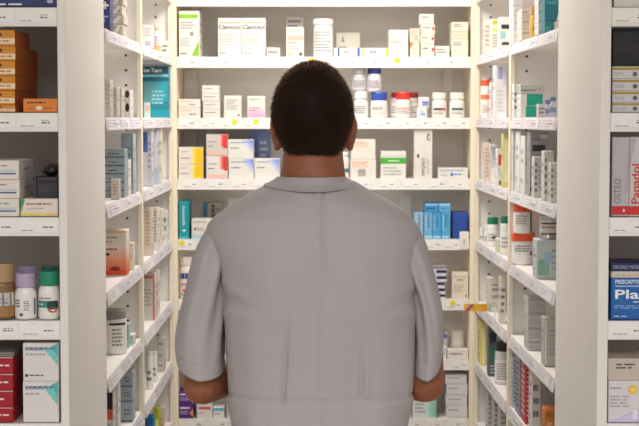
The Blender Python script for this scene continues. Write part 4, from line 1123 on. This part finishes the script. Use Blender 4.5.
# arms
def sho(px, py, Y):
    x, z = P(px, py, Y)
    return Vector((x, Y, z))
LS, LM_, LE = sho(231, 248, YP), sho(205, 300, YP + .006), sho(202.4, 385, YP + .012)
RS, RM_, RE = sho(399, 252, YP), sho(425, 302, YP + .006), sho(425, 383, YP + .012)
LW = Vector((-.115, YP + .25, LE.z + .012))
RW = Vector((.085, YP + .25, RE.z + .012))
for S, Md, E, W, s in ((LS, LM_, LE, LW, -1), (RS, RM_, RE, RW, 1)):
    limb(bm, [S, Md, E], [.034, .030, .037])
    d = (W - E)
    limb(bm, [E, E + d * .3, E + d * .75, W], [.038, .041, .031, .027])
    # hand: palm, four fingers and a thumb, relaxed
    d = d.normalized()
    up = Vector((0, 0, 1))
    side_ = d.cross(up).normalized()       # to the figure's right
    inn = side_ * -s                      # towards the other hand
    pal = W + d * .055
    m = Matrix((inn, d, inn.cross(d))).transposed()
    ell(bm, W + d * .022, (.022, .032, .026), m)
    ell(bm, pal, (.0155, .050, .039), m)
    dn = inn.cross(d).normalized()
    if dn.z > 0:
        dn = -dn
    for q, (off, L) in enumerate(((.030, .074), (.0105, .083), (-.0105, .078), (-.030, .06))):
        k = pal + d * .038 - dn * off
        curl = [0.25, 0.75, 1.2]
        p = [k]
        seg = [L * .45, L * .32, L * .23]
        for cA, sl in zip(curl, seg):
            p.append(p[-1] + (d * math.cos(cA) + inn * math.sin(cA)) * sl)
        limb(bm, p, [.0092, .0086, .0078, .0068], n=10, sub=3)
    t0 = W + d * .03 - dn * .024
    limb(bm, [t0, t0 + (d * .6 - dn * .55 + inn * .4).normalized() * .036, t0 + (d * .6 - dn * .55 + inn * .4).normalized() * .036 + (d * .9 - dn * .1 + inn * .3).normalized() * .03], [.013, .0105, .0085], n=10, sub=3)
# legs and feet
for s in (-1, 1):
    hx = PXC - .01 + s * .085
    limb(bm, [(hx, YP, .92), (hx + s * .01, YP - .005, .50), (hx + s * .012, YP - .015, .09)], [.066, .054, .040])
    limb(bm, [(hx + s * .012, YP - .03, .055), (hx + s * .03, YP + .14, .04)], [.034, .028])
body = finish(bm, 'body', SKIN, man, remesh=.0042, smooth_it=3)

# eyes
for s in (-1, 1):
    bm = bmesh.new()
    ell(bm, (HX + s * .031, YP + .0885, eyez), (.0112, .0112, .0112), seg=20)
    e = finish(bm, 'eye', M('e8e2dc', .2, 'plastic'), man)
    e.data.materials.append(M('2a1a12', .2, 'plastic'))
    for p in e.data.polygons:
        if p.center.y > YP + .0978:
            p.material_index = 1

# ---- hair: shell following the outline, then short strands
NH = 120
hb = bmesh.new()
zr = []
z_hi, z_lo = ztop, hz[0][0]
rows_h = [z_lo + (z_hi - z_lo) * (i / 60) for i in range(60)]
rows_h += [z_hi - .0004]
pts = []
def hair_r(z):
    c, a = head_at(z)
    b, f = head_depth(z)
    return c, max(a, .004), max(b, .004), max(f, .004)
def phimax(y):
    """how far round from the back the hair reaches at photo row y (degrees)"""
    return interp([(60, 180), (80, 180), (86, 150), (92, 122), (100, 112), (112, 106), (120, 102), (127, 82), (140, 74), (150, 66), (156, 52), (159, 40)], y)[0]
def row_of(z):
    # invert P for the row (monotonic)
    lo_, hi_ = 40, 240
    for _ in range(30):
        md = (lo_ + hi_) / 2
        if P(314, md, YP)[1] > z:
            lo_ = md
        else:
            hi_ = md
    return lo_
verts = []
for z in rows_h:
    c, a, b, f = hair_r(z)
    thin = min(1, max(.0, (z - z_lo) / .02))
    a -= .0035 * thin; b -= .0035 * thin; f -= .0035
    a = max(a, .003); b = max(b, .003); f = max(f, .003)
    if thin < 1:
        a -= .0025 * (1 - thin); b -= .005 * (1 - thin)
    R_ = ring(c, YP + .012, a, b, f, z, NH, 2.12)
    out = []
    for p in R_:
        n = noise.noise(p * 90) * .0016 + noise.noise(p * 35) * .0016
        d = Vector((p.x - HX, p.y - YP - .012, (p.z - zc) * .8)).normalized()
        out.append(hb.verts.new(p + d * n))
    verts.append(out)
tri = []
for r in range(len(verts) - 1):
    y = row_of(rows_h[r])
    pm = phimax(y)
    for i in range(NH):
        ang = (i + .5) / NH * 360
        ang = min(ang, 360 - ang)
        jig = 4 * math.sin(i * 1.7) + 3 * math.sin(i * .6 + 1)
        if ang < pm + (jig * .3 if y < 150 else jig):
            j = (i + 1) % NH
            f = hb.faces.new((verts[r][i], verts[r][j], verts[r + 1][j], verts[r + 1][i]))
            tri.append(f)
hb.faces.new(verts[-1])
loose = [v for v in hb.verts if not v.link_faces]
bmesh.ops.delete(hb, geom=loose, context='VERTS')
hb.normal_update()
faces = list(hb.faces)
rnd = random.Random(3)
roots = []
for f in faces:
    ar = f.calc_area()
    cnt = ar * 260000
    k = int(cnt) + (1 if rnd.random() < cnt - int(cnt) else 0)
    cs_ = [v.co.copy() for v in f.verts]
    for _ in range(k):
        if len(cs_) > 4:
            p = sum(cs_, Vector()) / len(cs_)
            p = p + Vector((rnd.uniform(-.004, .004), rnd.uniform(-.004, .004), 0))
        else:
            u, v = rnd.random(), rnd.random()
            p = (cs_[0] * (1 - u) + cs_[1] * u) * (1 - v) + (cs_[3] * (1 - u) + cs_[2] * u) * v
        roots.append(p)
# solid shell: push an inner copy towards the skull
for p in roots:
    d = Vector((p.x - HX, p.y - YP - .012, (p.z - zc) * .9)).normalized()
    down = Vector((0, 0, -1))
    t = min(1, max(0, (p.z - z_lo) / (z_hi - z_lo)))
    low = max(0, 1 - (p.z - z_lo) / .05)
    L = rnd.uniform(.006, .0115) * (1 - .35 * low)
    dirv = (d * (.75 - .45 * low) + down * (.75 * (1 - t) + .35) + Vector((rnd.gauss(0, .28), rnd.gauss(0, .28), rnd.gauss(0, .2)))).normalized()
    side_ = dirv.cross(d)
    if side_.length < 1e-4:
        side_ = Vector((1, 0, 0))
    side_ = (side_.normalized() + Vector((rnd.gauss(0, .4), rnd.gauss(0, .4), rnd.gauss(0, .4)))).normalized() * .00042
    st0 = p - d * .002
    md = p + dirv * L * .55
    tp = p + (dirv + down * .25).normalized() * L
    vs_ = [hb.verts.new(q) for q in (st0 - side_, st0 + side_, md + side_ * .8, md - side_ * .8)]
    f1 = hb.faces.new(vs_)
    v5 = hb.verts.new(tp)
    f2 = hb.faces.new((vs_[3], vs_[2], v5))
    f1.material_index = f2.material_index = 1
me = bpy.data.meshes.new('hair')
hb.to_mesh(me); hb.free()
me.materials.append(HAIRM)
STR = M('20140d', .5, 'hair', 'dark_brown_hair_strand').copy()
nt = STR.node_tree
tl = nt.nodes.new('ShaderNodeBsdfTranslucent')
tl.inputs['Color'].default_value = (.26, .12, .055, 1)
mxs = nt.nodes.new('ShaderNodeMixShader')
mxs.inputs[0].default_value = .5
nt.links.new(nt.nodes['Principled BSDF'].outputs[0], mxs.inputs[1])
nt.links.new(tl.outputs[0], mxs.inputs[2])
nt.links.new(mxs.outputs[0], nt.nodes['Material Output'].inputs['Surface'])
me.materials.append(STR)
for p in me.polygons:
    p.use_smooth = True
hair = bpy.data.objects.new('hair', me)
COL.objects.link(hair)
hair.parent = man
hair.matrix_parent_inverse = Matrix.Translation(-man.location)
hair['label'] = 'short dark brown hair'

# ---- tunic
def pr(y, xl, xr, back, front, cy=0.0, e=2.4):
    z, c, a = row(y, xl, xr)
    return (z, c, a, back, front, cy, e)
TU = [pr(179, 277.6, 349, .066, .064, .006, 2.1), pr(182, 270, 356.6, .072, .068, .006, 2.1), pr(186, 263.4, 363, .079, .075, .005, 2.1), pr(191, 254, 371, .086, .083, .004, 2.2), pr(197, 243, 383, .093, .093, .002, 2.25),
      pr(204, 231.6, 396, .1, .102, .0, 2.3), pr(211, 222.6, 406, .106, .11, 0, 2.35), pr(218, 212.8, 412, .112, .118, 0, 2.35), pr(226, 207, 419, .116, .122, 0, 2.35), pr(236, 206.4, 421, .119, .125, 0, 2.35), pr(250, 211.6, 418.6, .122, .128, 0, 2.4),
      pr(275, 219.6, 416, .123, .13, 0, 2.5), pr(300, 222.4, 415, .120, .13, 0, 2.5), pr(330, 224, 413.6, .113, .128, 0, 2.45), pr(360, 225.6, 412.4, .107, .126, 0, 2.4), pr(385, 226.8, 410.8, .104, .124, 0, 2.4),
      pr(403, 228.6, 408, .104, .122, 0, 2.4), pr(426, 232.4, 403.4, .108, .122, 0, 2.4), pr(470, 231, 404, .118, .126, 0, 2.4), pr(540, 224, 408, .126, .13, 0, 2.4), pr(640, 219, 412, .128, .132, 0, 2.4)]
TU = TU[::-1]
NT = 340
z0, z1 = TU[0][0], TU[-1][0]
NR = 190
CB = P(320, 300, YP)[0]
D1, D2 = P(282.5, 350, YP - .1)[0], P(362.5, 350, YP - .1)[0]
zseam = P(320, 404, YP - .1)[1]
def zrow(y, Y=YP - .1):
    return P(320, y, Y)[1]
bm = bmesh.new()
rings = []
for i in range(NR + 1):
    t = i / NR
    z = z0 + (z1 - z0) * t
    c, a, b, f, cy, e = interp(TU, z)
    R_ = ring(c, YP + cy, a, b, f, z, NT, e)
    out = []
    for k, p in enumerate(R_):
        ph = 2 * PI * k / NT
        nrm = Vector((math.sin(ph) * b / max(a, .05), -math.cos(ph), 0)).normalized()
        d = 0.0
        backness = max(0, math.cos(ph))
        lowr = min(1, max(0, (zrow(230) - z) / .2))
        # soft drape: tall narrow folds, stronger low and near the arms
        d += noise.noise(Vector((p.x * 9, p.y * 5, z * 2.0))) * .0065 * (.4 + .6 * lowr)
        d += noise.noise(Vector((p.x * 22 + 5, p.y * 8, z * 3.2 + p.x * 6))) * .005 * lowr
        # dent of the spine and rise of the shoulder blades
        sp = math.exp(-((p.x - CB) / .04) ** 2)
        hz_ = math.exp(-((z - zrow(270)) / .12) ** 2)
        d -= .006 * sp * hz_ * backness
        for bx in (-.085, .085):
            d += .006 * math.exp(-((p.x - CB - bx) / .05) ** 2 - ((z - zrow(255)) / .08) ** 2) * backness
        if math.cos(ph) > .2:
            # centre back seam
            d += .0034 * math.exp(-((p.x - CB) / .0038) ** 2) - .005 * math.exp(-((p.x - CB - .006) / .003) ** 2)
            # waist darts
            for dx, ya, yb_ in ((D1, 300, 401), (D2, 322, 396)):
                if zrow(yb_) - .004 < z < zrow(ya):
                    s = min(1, (zrow(ya) - z) / .12)
                    dd = dx + (z - zseam) * (.06 if dx == D1 else .0)
                    d += (.0045 * math.exp(-((p.x - dd - .008) / .008) ** 2) - .0075 * math.exp(-((p.x - dd) / .0044) ** 2)) * s
        # waist seam: the skirt is sewn on with a small step
        if abs(math.cos(ph)) > -1:
            d += .0045 / (1 + math.exp((z - zseam) / .0014)) + .0028 * math.exp(-((z - zseam - .003) / .003) ** 2) * -1
            d += .0012 * math.exp(-((z - zseam + .012) / .0016) ** 2) * -1
        # slanting pulls under each armhole
        for sx in (-1, 1):
            ax = P(224 if sx < 0 else 415, 290, YP)[0]
            u = (p.x - ax) * sx * -1
            if 0 < u < .12:
                for q in range(3):
                    lz = zrow(285 + 16 * q) - u * (.55 - .25 * q)
                    d += .0036 * math.exp(-((z - lz) / .012) ** 2) * math.exp(-u / .05) * (1 if q % 2 == 0 else -.8)
        out.append(p + nrm * d)
    rings.append(out)
loft(bm, rings, cap0=False, cap1=False)
# hem turned in, neck edge turned in
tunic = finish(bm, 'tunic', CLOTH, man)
sd = tunic.modifiers.new('thickness', 'SOLIDIFY'); sd.thickness = .0016; sd.offset = -1

def sub_finish(bm, name, parent):
    o = finish(bm, name, CLOTH, parent)
    o.matrix_parent_inverse = (Matrix.Translation(man.location) @ tunic.matrix_parent_inverse).inverted() if False else Matrix.Identity(4)
    return o

def sleeve(rows, s):
    """rows: (y, xl, xr, back, front, tilt)"""
    R_ = [(row(y, xl, xr)) + (b, f, cy) for y, xl, xr, b, f, cy in rows][::-1]
    bm = bmesh.new()
    n, m = 120, 90
    za, zb_ = R_[0][0], R_[-1][0]
    rings = []
    for i in range(m + 1):
        z = za + (zb_ - za) * i / m
        c, a, b, f, cy = interp(R_, z)
        rg = ring(c, YP + cy, a, b, f, z, n, 2.1)
        t = i / m
        out = []
        for k, p in enumerate(rg):
            ph = 2 * PI * k / n
            nrm = Vector((math.sin(ph), -math.cos(ph), 0))
            mid = math.sin(PI * min(1, t * 1.05)) ** .7
            d = noise.noise(Vector((p.x * 20 + s * 9, p.y * 16, z * 5 + s))) * .010 * mid
            # long folds falling from the shoulder on the body side
            w_in = max(0, -s * math.sin(ph) * .6 + .5 * math.cos(ph))
            d += .0095 * math.sin(ph * 7 + z * 16 * s + 1.3) * w_in * mid * (.4 + .6 * t)
            # hem band, stitched 2.5 cm above the cuff
            hz_ = z - za
            if i > 0:
                d += -.0014 * math.exp(-((hz_ - .026) / .0022) ** 2)
            p2 = p + nrm * d
            # the cuff hangs lower at the back and towards the body
            fall = math.exp(-hz_ / .06)
            p2.z -= fall * (.012 * max(0, math.cos(ph)) - .014 * max(0, s * math.sin(ph)))
            out.append(p2)
        rings.append(out)
    # turn the cuff in
    inner = [Vector((p.x + (q.x - p.x) * .0, p.y, p.z)) for p, q in zip(rings[0], rings[0])]
    cx = sum((p for p in rings[0]), Vector()) / n
    rin = [[cx + (p - cx) * .965 + Vector((0, 0, .001)) for p in rings[0]], [cx + (p - cx) * .955 + Vector((0, 0, .04)) for p in rings[0]]]
    loft(bm, [rin[1], rin[0]] + rings, cap0=False, cap1=True)
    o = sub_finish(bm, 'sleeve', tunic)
    return o
SL = [(219, 226, 241, .02, .03, 0), (222, 217, 243, .034, .05, 0), (227, 208.6, 243, .044, .062, 0), (233, 203.6, 241, .051, .07, 0), (241, 199.4, 238, .057, .073, 0), (252, 195, 234, .062, .075, .002), (268, 190.2, 232.5, .065, .074, .004), (290, 184.8, 229.5, .066, .072, .006), (312, 179.8, 227, .066, .07, .009), (334, 176.2, 224.6, .065, .068, .011), (355, 175.4, 224, .064, .067, .012), (371, 177, 223.8, .063, .066, .013)]
SR = [(221, 385, 400, .02, .03, 0), (224, 382, 410, .034, .05, 0), (229, 382, 418.4, .044, .06, 0), (235, 384.6, 422.4, .051, .068, 0), (243, 389.4, 426.2, .057, .071, 0), (255, 396, 430.4, .062, .073, .002), (272, 401, 434.6, .065, .072, .004), (294, 408.6, 438.6, .066, .07, .006), (314, 412, 441, .066, .068, .009), (334, 414, 442, .064, .067, .011), (355, 413.4, 442, .063, .066, .012), (371, 412.6, 440.4, .062, .065, .013)]
sleeve(SL, -1)
sleeve(SR, 1)
# stand collar
CR = [(176.8, 277, 346, .0695, .062, .006), (180, 274.6, 348.6, .0735, .066, .006), (185, 269.6, 354, .0805, .072, .006), (190, 263.4, 361, .0925, .084, .005)]
bm = bmesh.new()
rr = []
R_ = [row(y, a, b) + (bk_, f_, cy) for y, a, b, bk_, f_, cy in CR][::-1]
for i in range(13):
    z = R_[0][0] + (R_[-1][0] - R_[0][0]) * i / 12
    c, a, b, f, cy = interp(R_, z)
    rg = ring(c, YP + cy, a, b, f, z, 120, 2.05)
    for k, p in enumerate(rg):
        ph = 2 * PI * k / 120
        p.z += -.012 * max(0, -math.cos(ph)) + .010 * math.sin(ph) ** 2 * (1 - i / 12)
    rr.append(rg)
top = rr[-1]
cx = sum(top, Vector()) / len(top)
rr.append([cx + (p - cx) * .985 + Vector((0, 0, .0012)) for p in top])
rr.append([cx + (p - cx) * .965 for p in top])
rr.append([cx + (p - cx) * .95 + Vector((0, 0, -.03)) for p in top])
loft(bm, rr, cap0=False, cap1=False)
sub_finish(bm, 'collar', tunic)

# trousers and shoes
bm = bmesh.new()
for s in (-1, 1):
    hx = PXC + s * .078
    rings = []
    for z, r, dy, dx in ((.035, .058, -.012, .014), (.1, .060, -.012, .013), (.3, .066, -.012, .012), (.5, .074, -.004, .01), (.7, .078, 0, .004), (.86, .082, 0, -.002), (.96, .080, 0, -.01)):
        rings.append(ring(hx + s * dx, YP + dy, r, r * 1.05, r * 1.05, z, 36, 2.1))
    loft(bm, rings)
rings = [ring(PXC, YP, a, b, f, z, 48, 2.3) for z, a, b, f in ((.82, .14, .1, .1), (.88, .153, .106, .106), (.96, .151, .103, .106), (1.0, .148, .1, .104))]
loft(bm, rings)
tr = finish(bm, 'trousers', M('2b2d36', .8, 'cloth', 'dark_trouser_cloth'), man, remesh=.008, smooth_it=4)
for s in (-1, 1):
    hx = PXC - .01 + s * .097
    bm = bmesh.new()
    rings = []
    for t, w_, h_ in ((0, .022, .03), (.05, .034, .06), (.2, .037, .075), (.4, .036, .07), (.6, .042, .052), (.8, .045, .042), (.94, .036, .034), (1, .018, .02)):
        y = YP - .085 + .275 * t
        pts = []
        for i in range(20):
            a = 2 * PI * i / 20
            x = math.cos(a) * w_
            z = math.sin(a)
            z = h_ * z if z > 0 else 0.0
            pts.append(Vector((hx + s * .02 * t + x, y, max(0.001, z))))
        rings.append(pts)
    loft(bm, rings)
    finish(bm, 'shoe', M('18161a', .35, 'plastic'), man)



# ------------------------------------------------------------------ which goods belong together
GROUPS = [
    ('Clamoxyl', 'Clamoxyl cartons on the top back shelf'), ('stripes on top back shelf', 'low striped cartons on the top back shelf'),
    ('the stack of four on top back shelf', 'stacked cream cartons on the top back shelf'), ('the three stacked at right end', 'stacked cream cartons at the shelf end'),
    ('small beige carton', 'small beige cartons on the top back shelf'), ('flat white carton with pink print', 'flat pink-printed cartons on the second back shelf'),
    ('narrow stack of four', 'narrow stack of small cartons on the second back shelf'), ('dark red cap', 'bottles with dark red caps'),
    ('tiny white carton', 'tiny cartons on the second back shelf'), ('yellow corner', 'yellow-cornered cartons'), ('red corner, ', 'red-cornered cartons'),
    ('blue tinted corner', 'blue-cornered cartons'), ('white carton with orange print', 'orange-printed cartons'), ('upright light blue', 'upright light blue cartons'),
    ('lying flat on the upright blue', 'light blue cartons lying flat'), ('flat white and navy', 'navy-striped cartons beside the sleeve'), ('purple carton with white', 'purple cartons below the elbow'),
    ('stack of four at right of bottom', 'stacked cartons at the end of the bottom shelf'), ('shelf_divider', ''), ('clear beige blister', 'clear blister cartons top left'),
    ('slim grey upright', 'slim upright cartons left'), ('black oval tab', 'cartons with black oval tabs'), ('blue grey carton with dark edge', 'blue grey cartons left'),
    ('small cream and gold', 'cream and gold cartons'), ('blue grey carton on sixth', 'blue grey cartons on the sixth left shelf'), ('far left row', 'tall cartons in the far left row'),
    ('white tube standing', 'white tubes on the left'), ('far left low stack', 'grey white cartons far left'), ('little white bottle', 'little white bottles far right'),
    ('green capped bottle', 'green capped bottles far right'), ('white bottle with green cap on far right', 'green capped bottles far right'), ('foot of far right bay', 'low cartons at the foot of the right bay'),
    ('white carton by right divider on top', 'white cartons by the right divider'), ('beige pink carton', 'beige pink cartons right top shelf'), ('slim white carton with grey stripe', 'grey-striped cartons right top shelf'),
    ('teal and white carton', 'teal and white cartons right'), ('jade green side', 'jade green cartons right'), ('slim white and blue bottle', 'slim white and blue bottles right'),
    ('tall white upright carton on right third', 'tall white cartons on the right third shelf'), ('spaced print', 'upright cream cartons right'), ('orange lid', 'orange-lidded tubs'),
    ('clear grey carton on right fifth', 'clear cartons on the right fifth shelf'), ('spine-like', 'spine-like packs low right'), ('amber orange', 'amber cartons at left edge'),
    ('white carton with blue line', 'blue-lined cartons at left edge'), ('lilac cap', 'lilac-capped bottles'), ('white bottle with green cap', 'green-capped bottles in the front cabinet'),
    ('dark red carton', 'dark red cartons at left edge'), ('turquoise corner', 'turquoise-cornered cartons'), ('olive band,', 'olive-banded cartons at right edge'),
    ('blue mark', 'tiny cartons on the second back shelf'), ('pale plastic divider', 'pale shelf dividers'), ('side shelving bay', 'side shelving bays'), ('white front cabinet at', 'front cabinets'),
]
for o in list(scene.objects):
    if o.parent is None and 'label' in o:
        for sub, gname in GROUPS:
            if gname and sub in o['label']:
                o['group'] = gname
                break

# ================================================================== light
def area(name, loc, sx, sy, power, col, rot=(0, 0, 0)):
    l = bpy.data.lights.new(name, 'AREA')
    l.shape = 'RECTANGLE'
    l.size, l.size_y = sx, sy
    l.energy = power
    l.color = col
    o = bpy.data.objects.new(name, l)
    COL.objects.link(o)
    o.location = loc
    o.rotation_euler = rot
    return o
area('aisle_ceiling_light', (.02, 4.4, 2.46), .5, .95, 23.5, (1, .945, .865))
area('room_ceiling_light', (0, -.4, 2.62), 2.6, 2.4, 101, (.955, .97, 1.03))
w = bpy.data.worlds.new('world')
scene.world = w
scene.cycles.diffuse_bounces = 8
w.use_nodes = True
w.node_tree.nodes['Background'].inputs[0].default_value = (.8, .85, 1, 1)
w.node_tree.nodes['Background'].inputs[1].default_value = .1
vs = scene.view_settings
vs.view_transform = 'Standard'
vs.look = 'None'
vs.gamma = 1
vs.use_curve_mapping = False
vs.exposure = 0
